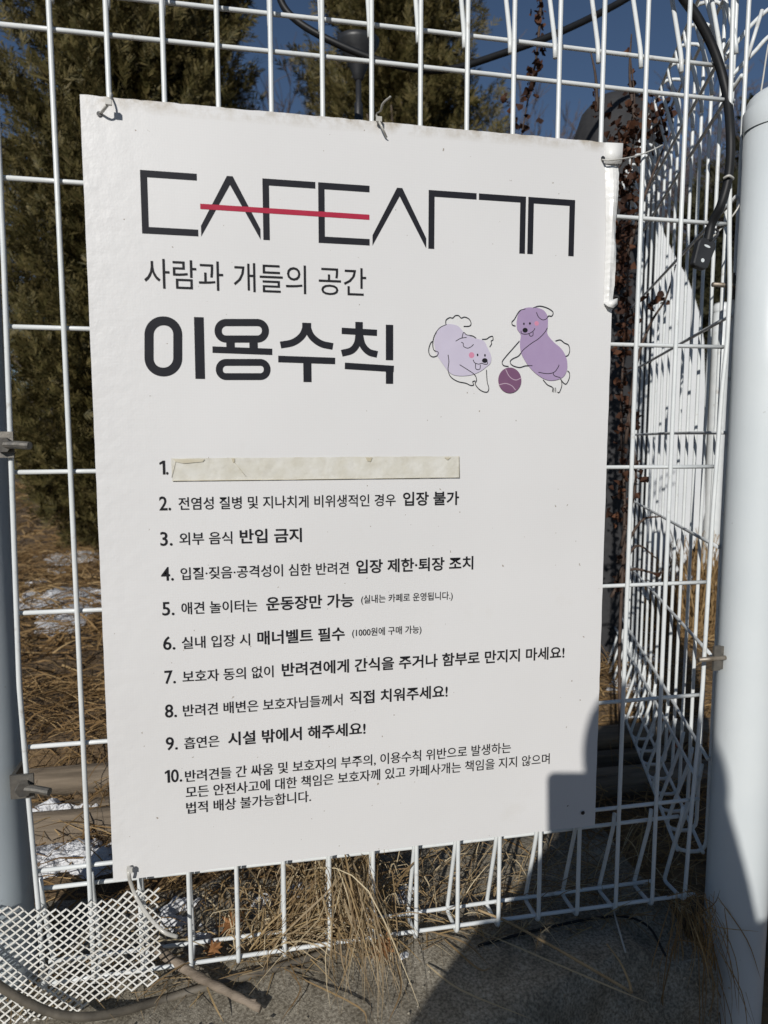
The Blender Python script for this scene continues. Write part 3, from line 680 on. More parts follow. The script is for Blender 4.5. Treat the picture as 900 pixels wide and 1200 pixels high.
def clamp_body():
    # tapered plate with a slot and a round hole, outlined as one ring of points
    ctr = Q(823, 298, .006); ax = np.array([.30, 0, .954]); sd = np.array([.954, 0, -.30])
    prof = [(-.0105, -.016), (-.007, -.0185), (.007, -.0185), (.0105, -.015), (.0125, .012), (.010, .018), (-.009, .018), (-.0125, .012)]
    V = []
    for yy in (-.005, .005): V += [ctr+sd*a+ax*b+np.array([0, yy, 0]) for a, b in prof]
    mb = MB(); k = len(prof); mb.add(V, [tuple(range(k-1, -1, -1)), tuple(range(k, 2*k))]+[(i, (i+1) % k, (i+1) % k+k, i+k) for i in range(k)])
    o = mb.build('clamp_body', M['black'], t, smooth=False); b = o.modifiers.new('bevel', 'BEVEL'); b.width = .002; b.segments = 3
    mb = MB(); c1 = ctr+ax*.009; c2 = ctr-ax*.009
    for cc, hw, hh in ((c1, .0045, .0014), (c2, .0024, .0024)):
        mb.add([cc+sd*hw*math.cos(a)+ax*hh*math.sin(a)+np.array([0, -.0054, 0]) for a in np.linspace(0, 2*math.pi, 16, endpoint=False)], [tuple(range(16))])
    mb.build('clamp_slot', M['post'], t, smooth=False)
    mb = MB(); mb.tube(smooth_path([ctr+ax*.016+sd*.006, ctr+ax*.030+sd*.012, ctr+ax*.034+sd*.006, ctr+ax*.017-sd*.004], 5), .0016, 8); mb.build('bail', M['black'], t)
clamp_body()
tag(MB.build((lambda mb: (mb.tube(smooth_path([Q(848, 209, -.013), Q(854, 206, -.0185), Q(859, 209, -.013), Q(857, 210, -.004)], 5), .0016, 8), mb)[1])(MB()), 'cable_tie', M['tie']), 'pale tie binding the thick black cable to the last wire', 'cable tie', 'nylon ties')
cable('wire', 'thin pale wire looping from the clamp to the right pole', [Q(828, 284, .01), Q(845, 268, .01), Q(862, 248, .0), Q(871, 228, .0), Q(874, 200, .01), Q(876, 150, .03)], .0011, 'tie')
cable('wire', 'thin pale wire rising from the cap of the right pole', [dep(888, 128, .93), dep(893, 100, .93), dep(899, 60, .93), dep(906, 20, .93), dep(912, -30, .93)], .0011, 'tie')
# dusty cable lying on the kerb
def zk(x, y, h=.004): return onZ(x, y, -.146+h)
cable('cable', 'dusty dark cable lying along the kerb in front of the mesh scrap', [Q(-60, 1105, -.05), Q(-8, 1150, -.052), Q(35, 1176, -.052), Q(75, 1190, -.052), Q(125, 1189, -.046), Q(190, 1172, -.022), zk(240, 1157, .006), zk(300, 1141, .006), zk(365, 1122, .006), zk(420, 1102, .006)], .0046, 'hose')
cable('wire', 'thin dark wire lying on the kerb under the fence at the right', [zk(560, 1108, .003), zk(620, 1092, .003), zk(690, 1077, .003), zk(730, 1074, .003), zk(760, 1086, .004), zk(780, 1120, .004)], .0016, 'cable')

# ------------------------------------------------------------------ expanded mesh scrap, stick, reed
def mesh_scrap():
    o_ = Q(90, 1125, -.020)
    # sheet leans back against the fence foot
    eu = np.array([1, 0, .0]); ev = np.array([0, .17, .9854])
    nn = np.cross(eu, ev)
    def loc(x, y):
        r = ray(x, y); d = ((o_-CAM)@nn)/(r@nn); p = CAM+r*d-o_; return np.array([p@eu, p@ev])
    poly = np.array([loc(*p) for p in [(-40, 1068), (20, 1062), (62, 1060), (110, 1050), (150, 1042), (188, 1033), (191, 1060), (192, 1095), (186, 1120), (185, 1152), (140, 1170), (100, 1186), (78, 1199), (70, 1225), (-40, 1225)]])
    def inside(p):
        c = False; k = len(poly)
        for i in range(k):
            a, b = poly[i], poly[(i+1) % k]
            if (a[1] > p[1]) != (b[1] > p[1]) and p[0] < (b[0]-a[0])*(p[1]-a[1])/(b[1]-a[1])+a[0]: c = not c
        return c
    W_, H_ = .0112, .0094; mb = MB()
    f = lambda a, b: o_+eu*a+ev*b+nn*(.006*math.sin(a*14+b*9)+.004*math.sin(b*30))+eu*(.0012*math.sin(a*31+b*47)+.0007*math.sin(b*120+a*20))+ev*(.0014*math.sin(a*43-b*26)+.0006*math.sin(a*130))
    for i in range(-50, 50):
        for j in range(-50, 50):
            a, b = i*W_+(j % 2)*W_/2, j*H_/2
            a += 0.10*b
            for sx in (-1, 1):
                p, q = np.array([a, b]), np.array([a+sx*W_/2+.10*H_/2, b+H_/2])
                if inside(p) and inside(q) and random.random() > .012:
                    P, Q_ = f(*p), f(*q); d = Q_-P; d /= np.linalg.norm(d); s_ = np.cross(nn, d)
                    wd = .00092 if sx > 0 else .00062; th = .0009
                    P = P-d*.0005; Q_ = Q_+d*.0005
                    V = [P-s_*wd+nn*th*sx*.5, P+s_*wd+nn*th*sx*.5, Q_+s_*wd+nn*th*sx*.5, Q_-s_*wd+nn*th*sx*.5]
                    V += [v-nn*th*1.2 for v in V]
                    mb.add(V, [(0, 1, 2, 3), (7, 6, 5, 4), (0, 4, 5, 1), (1, 5, 6, 2), (2, 6, 7, 3), (3, 7, 4, 0)])
    o = mb.build('mesh_sheet', M['meshw'], None, smooth=False)
    tag(o, 'torn scrap of white diamond mesh leaning on the fence foot', 'mesh sheet')
mesh_scrap()
P = smooth_path([onY(178, 1108, .02)+np.array([0, 0, .0]), zk(200, 1124, .022), zk(235, 1146, .016), zk(270, 1164, .012), zk(305, 1182, .009)], 6)
mb = MB(); mb.tube(P, np.linspace(.0062, .0042, len(P))*(1+.12*np.sin(np.arange(len(P))*1.7)), 10); mb.tube([P[-4], P[-4]+np.array([.012, -.006, .003])], .0022, 6)
tag(mb.build('stick', M['stick']), 'bare brown stick on the kerb beside the mesh scrap', 'stick')
mb = MB(); A = [zk(560, 1066, .03), zk(600, 1083, .02), zk(670, 1122, .02), zk(740, 1163, .012)]; mb.tube(smooth_path(A, 5), 0.0017, 7); mb.tube(smooth_path([zk(740, 1163, .012), zk(737, 1150, .016), zk(727, 1128, .025), zk(711, 1106, .04)], 5), np.linspace(.0017, .0009, 16), 7)
tag(mb.build('reed_stalk', mat('reed', (.27, .18, .085), .7, (.36, .26, .14), 40)), 'dry tan reed stalk bent into a sharp V on the shaded kerb', 'stalk')
mb = MB(); mb.tube([zk(718, 1064, .012), zk(724, 1085, .012), zk(733, 1116, .004)], .0012, 6); tag(mb.build('stalk', M['tie']), 'short pale stalk hanging below the fence in the shade', 'stalk')

# ------------------------------------------------------------------ logs behind the fence
def log(label, a, b, r, group='logs edging the ground behind the fence'):
    a, b = np.array(a), np.array(b); k = 60; V = []; n = 20; mb = MB()
    d = (b-a)/np.linalg.norm(b-a); u = np.cross(d, [0, 0, 1]); u /= np.linalg.norm(u); v = np.cross(d, u)
    for i in range(k+1):
        c = a+(b-a)*i/k+u*.004*math.sin(i*.2)
        for j in range(n):
            th = 2*math.pi*j/n; rr = r*(1+.05*math.sin(3*th+i*.06)+.025*math.sin(7*th+.3*math.sin(i*.15)))
            V.append(c+u*rr*math.cos(th)+v*rr*math.sin(th))
    mb.add(V, [(i*n+j, i*n+(j+1) % n, (i+1)*n+(j+1) % n, (i+1)*n+j) for i in range(k) for j in range(n)]+[tuple(range(n-1, -1, -1)), tuple(k*n+j for j in range(n))])
    tag(mb.build('log', M['wood']), label, 'log', group)
g1 = onY(80, 915, .455); g2 = onY(80, 968, .365)
log('weathered log lying farther back behind the fence', (-1.2, .465, g1[2]), (.95, .445, g1[2]-.01), .0255)
log('weathered log lying closest behind the fence foot', (-1.3, .375, g2[2]), (.80, .345, g2[2]-.02), .0315)
g3 = onY(80, 940, .41)
mb = MB(); mb.box((-1.0, .40, g3[2]-.04), (.7, .422, g3[2]-.002)); o = mb.build('plank', M['wood'], smooth=False); tag(o, 'dark brown plank wedged between the two logs', 'plank')

# ------------------------------------------------------------------ snow
def snow():
    mb = MB()
    def lump(c, rx, ry, rz, seed):
        nu, nv = 40, 14; V = []
        for i in range(nv+1):
            q = i/nv
            for j in range(nu):
                th = 2*math.pi*j/nu; rr = (1+.45*float(fbm(np.array(math.cos(th)), np.array(math.sin(th)), 2.6, seed)))*q
                x, y = rx*rr*math.cos(th), ry*rr*math.sin(th)
                h = .46*rz*(1-q**3)*(.7+.55*float(fbm(np.array(x), np.array(y), 60, seed+5))+.16*float(fbm(np.array(x), np.array(y), 190, seed+9)))
                V.append((c[0]+x, c[1]+y, c[2]+h-.008*q))
        mb.add(V, [(i*nu+j, (i+1)*nu+j, (i+1)*nu+(j+1) % nu, i*nu+(j+1) % nu) for i in range(nv) for j in range(nu)])
    def g(x, y, rx, ry, rz, s):
        p = onZ(x, y, GZ); lump((p[0], p[1], max(float(gz(p[0], p[1])), GZ-.012)), rx, ry, rz, s)
    # on the ground farther back at the left
    for a in [(75, 748, .10, .30, .03), (50, 735, .10, .2, .03), (105, 722, .11, .18, .03), (40, 712, .08, .15, .02), (115, 735, .07, .10, .03), (62, 768, .05, .08, .02), (95, 670, .2, .2, .02), (60, 690, .12, .2, .02)]: g(*a, random.randint(0, 999))
    # close behind the fence foot
    for a in [(60, 1022, .075, .06, .055), (98, 1012, .07, .06, .05), (132, 1018, .06, .05, .055), (215, 1068, .035, .03, .065), (238, 1092, .040, .025, .060), (205, 1085, .03, .03, .06), (312, 1062, .026, .02, .06), (338, 1052, .026, .02, .07), (470, 1062, .026, .02, .07), (480, 1050, .02, .02, .06), (715, 895, .04, .05, .03)]: g(*a, random.randint(0, 999))
    p = onY(473, 1116, -.01); lump((p[0], p[1], -.146), .014, .012, .014, 77)
    for x, y, s in ((58, 937, 1), (80, 938, 2), (112, 942, 3), (62, 951, 4)):
        p = onY(x, y, .40); lump((p[0], p[1], p[2]-.012), .028, .018, .024, s)
    # patches seen through the corner at the right
    for a in [(722, 690, .25, .5, .03), (860, 560, .8, 1.5, .04), (735, 800, .1, .2, .03), (720, 760, .12, .25, .03), (728, 840, .05, .06, .03), (855, 640, .3, .5, .04)]: g(*a, random.randint(0, 999))
    o = mb.build('snow', M['snow']); tag(o, 'patches of old snow on the ground and logs behind the fence', 'snow', None, 'stuff')
snow()

# ------------------------------------------------------------------ grass
def strips(root, dirv, length, width, sag, nseg=3, up=None):
    """curved tapering blades; root (n,3), dirv (n,3)"""
    n = len(root); t = np.linspace(0, 1, nseg+1)
    side = np.cross(dirv, rng.normal(size=(n, 3))); side /= np.maximum(np.linalg.norm(side, axis=1, keepdims=True), 1e-9)
    V = np.empty((n, 2*(nseg+1), 3))
    for i, q in enumerate(t):
        c = root+dirv*(length*q)[:, None]; c[:, 2] -= sag*q*q*length
        wd = (width*(1-.75*q))[:, None]*side*.5
        V[:, 2*i] = c-wd; V[:, 2*i+1] = c+wd
    return V
def matted(n, x0, x1, y0, y1, lmin, lmax, wmin, wmax, flat=.35):
    x = rng.uniform(x0, x1, n); y = y0+(y1-y0)*rng.random(n)**1.0
    root = np.stack([x, y, gz(x, y)+rng.uniform(-.004, .02, n)], 1)
    a = rng.uniform(0, 2*math.pi, n); e = np.abs(rng.normal(0, flat, n))+.05
    d = np.stack([np.cos(a)*np.cos(e), np.sin(a)*np.cos(e), np.sin(e)], 1); L_ = rng.uniform(lmin, lmax, n)
    return strips(root, d, L_, rng.uniform(wmin, wmax, n), rng.uniform(.2, .9, n))
G = [matted(9000, -1.0, .9, .02, .9, .05, .16, .0015, .0035), matted(14000, -1.7, 1.2, .8, 3.2, .07, .2, .003, .006), matted(9000, -2.6, 4.2, 3.2, 8, .12, .3, .006, .012)]
tag(quads_mesh('dry_grass', np.concatenate(G), M['strawd'], nv=8), 'matted dry straw-coloured grass covering the ground behind the fence', 'grass', None, 'stuff')

def tussock(name, label, blades, m='straw'):
    V = []
    for pts, wd in blades:
        P = smooth_path(pts, 4)[:: 1]
        k = np.linspace(0, len(P)-1, 9).astype(int); P = P[k]
        T = np.gradient(P, axis=0); view = CAM-P; rd = np.array([random.gauss(0, .5) for _ in range(3)])
        s_ = np.cross(T, view+rd); s_ /= np.maximum(np.linalg.norm(s_, axis=1, keepdims=True), 1e-9)
        wv = wd*np.array([.6, .9, 1, 1, 1, .9, .75, .5, .15])[:, None]/2
        q = np.empty((18, 3)); q[0::2] = P-s_*wv; q[1::2] = P+s_*wv; V.append(q)
    return tag(quads_mesh(name, np.array(V), M[m], nv=18), label, 'grass')
bl = []
for i in range(115):     # falls forward over the bottom wire onto the kerb
    x0 = random.gauss(402, 24); root = onY(x0, random.uniform(985, 1040), random.uniform(.03, .09)); root[2] = min(root[2], .02)
    tx = random.choice([random.gauss(440, 22), random.gauss(450, 14), random.gauss(425, 30), random.gauss(345, 45)]); ty = random.uniform(1110, 1200) if tx > 390 else random.uniform(1085, 1190)
    tip = zk(tx, ty, random.uniform(.002, .015)); mid = onY(x0*.55+tx*.45+random.gauss(0, 9), 1070+random.uniform(-30, 14), random.uniform(-.035, -.012)); 
    bl.append(([root, root*.55+mid*.45+np.array([random.gauss(0, .006), -.006, .018]), mid, tip*.6+mid*.4+np.array([random.gauss(0, .005), 0, .006]), tip], random.choice([.0007, .0010, .0014, .0022])))
for i in range(110):     # stems standing and leaning behind the wires
    x0 = random.gauss(400, 34); root = onY(x0, 1075+random.uniform(-15, 15), random.uniform(.03, .10)); root[2] = GZ
    a = random.gauss(0, .6); L_ = random.uniform(.05, .15); tip = root+np.array([math.sin(a)*L_, random.uniform(-.05, .02), math.cos(a)*L_])
    bl.append(([root, (root+tip)/2+np.array([random.gauss(0, .008), 0, .01]), tip, tip+np.array([math.sin(a)*.02, -.008, -.012])], random.uniform(.001, .0024)))
tussock('dry_grass_tuft', 'dry straw tuft spilling through the fence bottom onto the kerb, center', bl)
bl = []
for i in range(150):
    x0 = random.gauss(335, 28); root = onY(x0, 1090+random.uniform(-20, 10), random.uniform(.015, .08)); root[2] = GZ+.005
    a = random.gauss(.75, .45); L_ = random.uniform(.05, .14); tip = root+np.array([math.sin(a)*L_, random.uniform(-.06, .03), math.cos(a)*L_*.8])
    bl.append(([root, (root+tip)/2+np.array([0, 0, .012]), tip, tip+np.array([math.sin(a)*.03, -.01, -.015])], random.uniform(.001, .0022)))
for i in range(50):
    x0 = random.uniform(240, 330); root = onY(x0, 1095, random.uniform(.02, .12)); root[2] = GZ+.005
    a = random.gauss(.2, .8); L_ = random.uniform(.04, .12); tip = root+np.array([math.sin(a)*L_, random.uniform(-.05, .03), math.cos(a)*L_*.7])
    bl.append(([root, (root+tip)/2+np.array([0, 0, .012]), tip, tip+np.array([math.sin(a)*.03, -.01, -.015])], random.uniform(.001, .002)))
tussock('dry_grass_tuft', 'dry straw tuft arching to the right behind the wires, left of the center tuft', bl)
bl = []
for i in range(190):     # shaded grass hanging in the gap between kerb end and pole
    x0 = random.uniform(785, 850); y0 = random.uniform(1040, 1110); root = dep(x0, y0, random.uniform(.88, 1.02))
    L_ = random.uniform(.06, .2); a = random.gauss(0, .35); tip = root+np.array([math.sin(a)*L_*.6, random.uniform(-.05, .02), -L_])
    if i % 9 == 0: tip = root+np.array([random.gauss(0, .04), -.01, random.uniform(-.05, .05)])
    bl.append(([root, (root+tip)/2+np.array([random.gauss(0, .012), -.01, .005]), tip], random.uniform(.0006, .0014)))
tussock('dry_grass_tuft', 'shaded dry grass hanging between the kerb end and the right pole', bl, 'strawd')
bl = []
for i in range(200):
    x0 = random.uniform(470, 790); root = onY(x0, 1070, random.uniform(.03, .16)); root[2] = GZ+.004
    a = random.gauss(0, 1.); L_ = random.uniform(.04, .16); tip = root+np.array([math.sin(a)*L_, random.uniform(-.05, .03), math.cos(a)*L_*.5+.01])
    bl.append(([root, (root+tip)/2+np.array([0, 0, .01]), tip], random.uniform(.0008, .0016)))
for pts in ([(560, 1090), (700, 1150), (760, 1175)], [(520, 1100), (560, 1135), (575, 1134)], [(500, 1130), (540, 1160), (625, 1195)], [(465, 1130), (470, 1160), (455, 1198)], [(500, 1090), (545, 1105), (575, 1133)], [(340, 1140), (352, 1160), (330, 1195)], [(180, 1120), (195, 1150), (255, 1198)], [(350, 1145), (420, 1180), (430, 1200)], [(240, 1150), (250, 1175), (262, 1198)]):
    bl.append(([zk(x, y, .006+.008*(i == 1)) for i, (x, y) in enumerate(pts)], .002))
tag(tussock('loose_straw', 'loose dry grass blades scattered along the fence foot and kerb', bl), 'loose dry grass blades scattered along the fence foot and kerb', 'straw', None, 'stuff')
# earth bank filling the gap between kerb end and pole
xs = np.linspace(KX-.01, KX+1.2, 30); ys = np.linspace(-.14, .3, 30); X, Y = np.meshgrid(xs, ys)
Z = -.20-1.6*np.clip(.02-Y, 0, 1)+.02*fbm(X, Y, 14, 40); mb = MB(); mb.add(np.stack([X, Y, Z], -1), [(j*30+i, j*30+i+1, (j+1)*30+i+1, (j+1)*30+i) for j in range(29) for i in range(29)])
struct(mb.build('earth_bank', M['soil'], origin=(KX, 0, -.3)))
def grit():
    g = np.random.default_rng(5); mb = MB()
    for i in range(700):
        x, y = g.uniform(-.45, KX-.02), g.uniform(-.17, .10)
        if g.random() < .5: y = g.normal(.0, .03)
        r = g.choice([.0008, .0012, .0018, .0030], p=[.4, .35, .2, .05]); c = np.array([x, y, -.1455+r*.3])
        V = g.normal(size=(6, 3)); V /= np.linalg.norm(V, axis=1, keepdims=True); ax = np.array([[1, 0, 0], [-1, 0, 0], [0, 1, 0], [0, -1, 0], [0, 0, 1], [0, 0, -1]])
        mb.add(c+(ax+V*.35)*r*g.uniform(.6, 1.3, 3), [(0, 2, 4), (2, 1, 4), (1, 3, 4), (3, 0, 4), (2, 0, 5), (1, 2, 5), (3, 1, 5), (0, 3, 5)])
    tag(mb.build('grit', M['concrete'], smooth=False), 'grit and crumbs lying on the concrete kerb', 'grit', None, 'stuff')
    n = 900; x = g.uniform(-.45, KX+.05, n); y = np.abs(g.normal(0, .07, n))-.02
    root = np.stack([x, y, np.full(n, -.1435)+g.uniform(0, .012, n)], 1); a = g.uniform(0, 2*math.pi, n); d = np.stack([np.cos(a), np.sin(a), g.normal(.05, .12, n)], 1)
    tag(quads_mesh('straw_litter', strips(root, d, g.uniform(.008, .06, n), g.uniform(.0006, .0022, n), g.uniform(0, .2, n)), M['straw'], nv=8), 'broken bits of straw and leaf littering the fence foot', 'litter', None, 'stuff')
grit()
# fallen leaves
def leaf(label, c, s, seed):
    g = random.Random(seed); k = 10; pts = []
    for i in range(2*k):
        a = 2*math.pi*i/(2*k); rr = s*(1 if i % 2 == 0 else .48)*g.uniform(.75, 1.1); pts.append((rr*math.cos(a), rr*math.sin(a)))
    u = np.array([1, -.2, .25]); v = np.array([.1, .55, .8]); n_ = np.cross(u, v)
    V = [c]+[c+u*a+v*b+n_*g.uniform(-.2, .3)*s for a, b in pts]; mb = MB(); mb.add(V, [(0, 1+i, 1+(i+1) % (2*k)) for i in range(2*k)])
    o = mb.build('fallen_leaf', M['oleaf'], smooth=False); tag(o, label, 'leaf', 'fallen brown leaves')
leaf('orange-brown lobed leaf caught in the center straw tuft', onY(449, 1108, -.012), .019, 3)
leaf('brown leaf lying behind the wires left of the straw', onY(272, 1082, .05), .02, 5)
leaf('brown leaf on the ground left of the second wire below the sign', onY(250, 1112, .03), .014, 8)
mb = MB(); mb.box(tuple(zk(672, 1092, 0)-np.array([.005, .004, .001])), tuple(zk(672, 1092, 0)+np.array([.004, .004, .008]))); o = mb.build('pebble', M['stick'], smooth=True); b = o.modifiers.new('b', 'BEVEL'); b.width = .003; b.segments = 3; tag(o, 'small pale pebble on the shaded kerb', 'pebble')

# ------------------------------------------------------------------ trees
def spray_crown(N, cx, cy, z0, h, rad, seed, spray=.085, nb=9, inner=.25, bw=.008, boughs=None):
    """sprays gathered in upswept boughs spread over the cone, with gaps between the boughs"""
    g = np.random.default_rng(seed); K = boughs or max(60, N//55)
    def surf(q, a, dp):
        r = rad*np.clip(1.06-q, 0, 1)**.62*np.clip(.55+3*q, 0, 1)*dp; return np.stack([cx+r*np.cos(a), cy+r*np.sin(a), z0+q*h], 1)
    q = 1-np.sqrt(g.random(K)*.98); q = np.where(g.random(K) < .4, g.random(K), q); a = g.uniform(0, 2*math.pi, K)
    bc = surf(q, a, g.uniform(.78, 1.05, K)); bo = np.stack([np.cos(a)*.7, np.sin(a)*.7, g.uniform(.4, 1.3, K)], 1); bo /= np.linalg.norm(bo, axis=1, keepdims=True)
    i = g.integers(0, K, N); L_ = g.uniform(.10, .22, K)[i]
    c = bc[i]+bo[i]*(L_*g.uniform(-.9, .9, N))[:, None]+g.normal(0, .030, (N, 3))
    m_in = g.random(N) < inner
    qi = g.random(N)*.95; ai = g.uniform(0, 2*math.pi, N); c = np.where(m_in[:, None], surf(qi, ai, g.uniform(.3, .8, N)), c)
    out = np.where(m_in[:, None], np.stack([np.cos(ai), np.sin(ai), .5+0*ai], 1), bo[i])+g.normal(0, .38, (N, 3)); out /= np.linalg.norm(out, axis=1, keepdims=True)
    sd = np.cross(out, g.normal(size=(N, 3))); sd /= np.linalg.norm(sd, axis=1, keepdims=True); nr = np.cross(out, sd)
    VV = []
    sz = spray*g.uniform(.55, 1.3, N)
    for b in range(nb):
        f = (b+.5)/nb; sgn = 1 if b % 2 else -1
        st_ = c+out*(sz*f*.75)[:, None]
        ang = sgn*(.85-.5*f)+g.normal(0, .15, N)
        d = out*np.cos(ang)[:, None]+sd*np.sin(ang)[:, None]+nr*g.normal(0, .18, N)[:, None]
        ln = sz*(.55-.25*f)*g.uniform(.7, 1.2, N); wv = np.cross(d, nr)*(bw*g.uniform(.6, 1.2, N))[:, None]*.5
        e = st_+d*ln[:, None]; m_ = (st_+e)/2
        VV.append(np.stack([st_-wv*.4, st_+wv*.4, m_-wv, m_+wv, e-wv*.3, e+wv*.3], 1))
    return np.concatenate(VV)
def conifer(label, c, z0, h, rad, seed, N=9000, m='conifer', spray=.078, bw=.0062, nb=10):
    t = thing('evergreen_tree', label, 'tree', (c[0], c[1], z0))
    mb = MB(); mb.tube([(c[0], c[1], z0-.2), (c[0]+.01, c[1], z0+h*.4), (c[0], c[1], z0+h*.92)], [rad*.13, rad*.09, .01], 12)
    g = random.Random(seed)
    for i in range(40):
        q = g.uniform(.05, .85); a = g.uniform(0, 6.28); r = rad*(1.06-q)**.62*.75
        p = np.array([c[0], c[1], z0+q*h]); mb.tube([p, p+np.array([r*.5*math.cos(a), r*.5*math.sin(a), r*.25]), p+np.array([r*math.cos(a), r*math.sin(a), r*.8])], [.018, .01, .004], 5)
    mb.build('trunk', M['bark'], t)
    A = spray_crown(N, c[0], c[1], z0+.03, h, rad, seed, spray, nb, bw=bw); B = spray_crown(N//5, c[0], c[1], z0+.03, h, rad*.62, seed+1, spray*1.5, nb, bw=bw*3, inner=.6)
    quads_mesh('crown', np.concatenate([A, B]), M[m], t, nv=6)
    return t
cT1 = dep(170, 560, 3.6); cT2 = dep(466, 560, 4.3)
conifer('broad bronzed evergreen behind the left half of the fence', cT1, float(gz(cT1[0], cT1[1])), 4.6, .70, 3, 36000)
conifer('bronzed evergreen rising behind the middle of the sign', cT2, float(gz(cT2[0], cT2[1])), 4.3, .74, 8, 30000)
c3 = dep(900, 520, 7.5); conifer('dark evergreen behind the right pole', c3, GZ, 4.0, 1.75, 15, 11000, 'conifer2', .16, .016, 7)
c4 = dep(690, 560, 3.9); conifer('low dark evergreen hidden behind the sign\'s right side', c4, GZ, 1.75, .42, 21, 4000, 'conifer2', .09, .009)

def bare_tree(label, c, h, seed, spread=.5, m='twig', r0=.07, rmin=.004):
    g = random.Random(seed); t = thing('bare_tree', label, 'tree', tuple(c), 'leafless trees in the distance')
    mt, mc = MB(), MB()
    def grow(p, d, L_, r, lev):
        k = 4; P = [p]; dd = d.copy()
        for i in range(k):
            dd = dd+np.array([g.gauss(0, .12), g.gauss(0, .12), g.gauss(.03, .06)]); dd /= np.linalg.norm(dd); P.append(P[-1]+dd*L_/k)
        (mt if lev < 1 else mc).tube(P, np.linspace(r, r*.5, k+1), 6 if lev < 2 else 3, cap=False)
        if lev < 5:
            for i in range((6, 5, 4, 4, 3)[lev]):
                q = g.uniform(.35, 1); pos = P[min(k, int(q*k))]
                nd = dd+np.array([g.gauss(0, spread), g.gauss(0, spread), g.gauss(.1, .3)]); nd /= np.linalg.norm(nd)
                grow(pos, nd, L_*g.uniform(.5, .72), max(r*.45, rmin), lev+1)
    grow(np.array(c, float), np.array([0, 0, 1.]), h*.42, r0, 0)
    mt.build('trunk', M[m], t); mc.build('crown', M[m], t); return t
BT = []
for i, (x, d, yt, lab) in enumerate([(640, 17, 60, 'leafless tree above the sign\'s right end'), (735, 20, 70, 'leafless tree seen through the corner of the fence'), (880, 15, 20, 'leafless tree rising over the right pole'), (815, 24, 80, 'leafless tree between the side fence and the right pole'), (575, 24, 90, 'leafless tree right of the middle evergreen'), (4, 9, 40, 'leafless tree at the left edge behind the broad evergreen'), (338, 14, -40, 'leafless tree in the gap between the two evergreens')]):
    c = dep(x, 520, d); c[2] = float(gz(c[0], min(c[1], 60)))-.1; bt = bare_tree(lab, c, (.75+(512-yt)/F*d)*1.08, 50+i, r0=.05+.0022*d, rmin=.00058*d); BT.append(bt)
for i, (src, x, d, lab) in enumerate([(0, 690, 19, 'leafless tree behind the dark cover at the sign\'s upper right corner'), (3, 660, 26, 'leafless tree farther back above the sign\'s right end'), (2, 862, 18, 'leafless tree just left of the pole cap'), (1, 770, 23, 'leafless tree behind the rolled top of the side fence'), (3, 925, 22, 'leafless tree at the far right behind the pole'), (0, 600, 21, 'leafless tree close to the middle evergreen\'s right edge'), (1, 905, 26, 'leafless tree far back above the pole cap')]):
    r = BT[src].copy(); COL.objects.link(r); c = dep(x, 520, d); r.location = (c[0], c[1], float(gz(c[0], min(c[1], 60)))-.1); r.rotation_euler = (0, 0, 1.3+i*1.1); r['label'] = lab
    for ch in BT[src].children:
        k = ch.copy(); COL.objects.link(k); k.parent = r

# ------------------------------------------------------------------ vines
def crumpled(n, s):
    """n withered leaves: each a folded, twisted strip"""
    pass
def vine(label, stems, clusters, d):
    t = thing('climbing_vine', label, 'vine', tuple(dep(*stems[0][0], d)))
    mb = MB()
    for s_ in stems:
        P = smooth_path([dep(x, y, d+random.uniform(-.01, .01)) for x, y in s_], 5); mb.tube(P, np.linspace(.0035, .0012, len(P)), 6)
    mb.build('stem', M['vine'], t)
    V = []
    for (x, y, sx, sy, n) in clusters:
        for i in range(int(n*.85)):
            c = dep(random.gauss(x, sx), random.gauss(y, sy), d+random.gauss(0, .025)); L_ = random.uniform(.008, .0165)
            a = np.array([random.gauss(0, 1) for _ in range(3)]); a /= np.linalg.norm(a); b = np.cross(a, [random.gauss(0, 1) for _ in range(3)]); b /= np.linalg.norm(b); n_ = np.cross(a, b)
            rows = []
            for q, wv, k in ((-.5, .15, 0), (-.2, .5, .25), (.15, .55, .1), (.5, .1, -.3)):
                m_ = c+a*L_*q+n_*k*L_; curl = random.uniform(-.25, .35)*L_
                rows += [m_-b*wv*L_*.8+n_*curl, m_+b*wv*L_*.8+n_*curl]
            V.append(rows)
    quads_mesh('leaves', np.array(V), M['vleaf'], t, nv=8)
vine('dead vine with withered brown leaves climbing beside the sign\'s right edge', [[(728, 900), (726, 760), (732, 600), (728, 480), (735, 340), (738, 220), (744, 130), (738, 60)], [(733, 520), (745, 430), (762, 380), (780, 350), (792, 310)], [(728, 640), (745, 560), (736, 480)], [(724, 660), (750, 612), (775, 605)], [(722, 680), (745, 640), (770, 655)], [(716, 700), (738, 668), (772, 672), (790, 660)], [(735, 300), (752, 240), (775, 180), (790, 150)], [(700, 130), (698, 90), (692, 60)], [(745, 150), (738, 90), (740, 40)]],
     [(742, 120, 4, 22, 34), (737, 160, 8, 18, 60), (735, 215, 7, 22, 80), (732, 280, 6, 28, 80), (730, 350, 6, 25, 50), (735, 390, 8, 16, 34), (728, 450, 6, 30, 40), (738, 500, 7, 18, 26), (733, 540, 8, 18, 26), (735, 575, 8, 14, 22), (726, 600, 6, 14, 14), (768, 128, 9, 16, 40), (772, 150, 9, 12, 30), (770, 352, 8, 6, 14), (720, 145, 5, 14, 16), (700, 120, 3, 10, 8), (728, 690, 5, 20, 10), (775, 672, 5, 4, 4), (795, 868, 8, 7, 12)], 1.30)
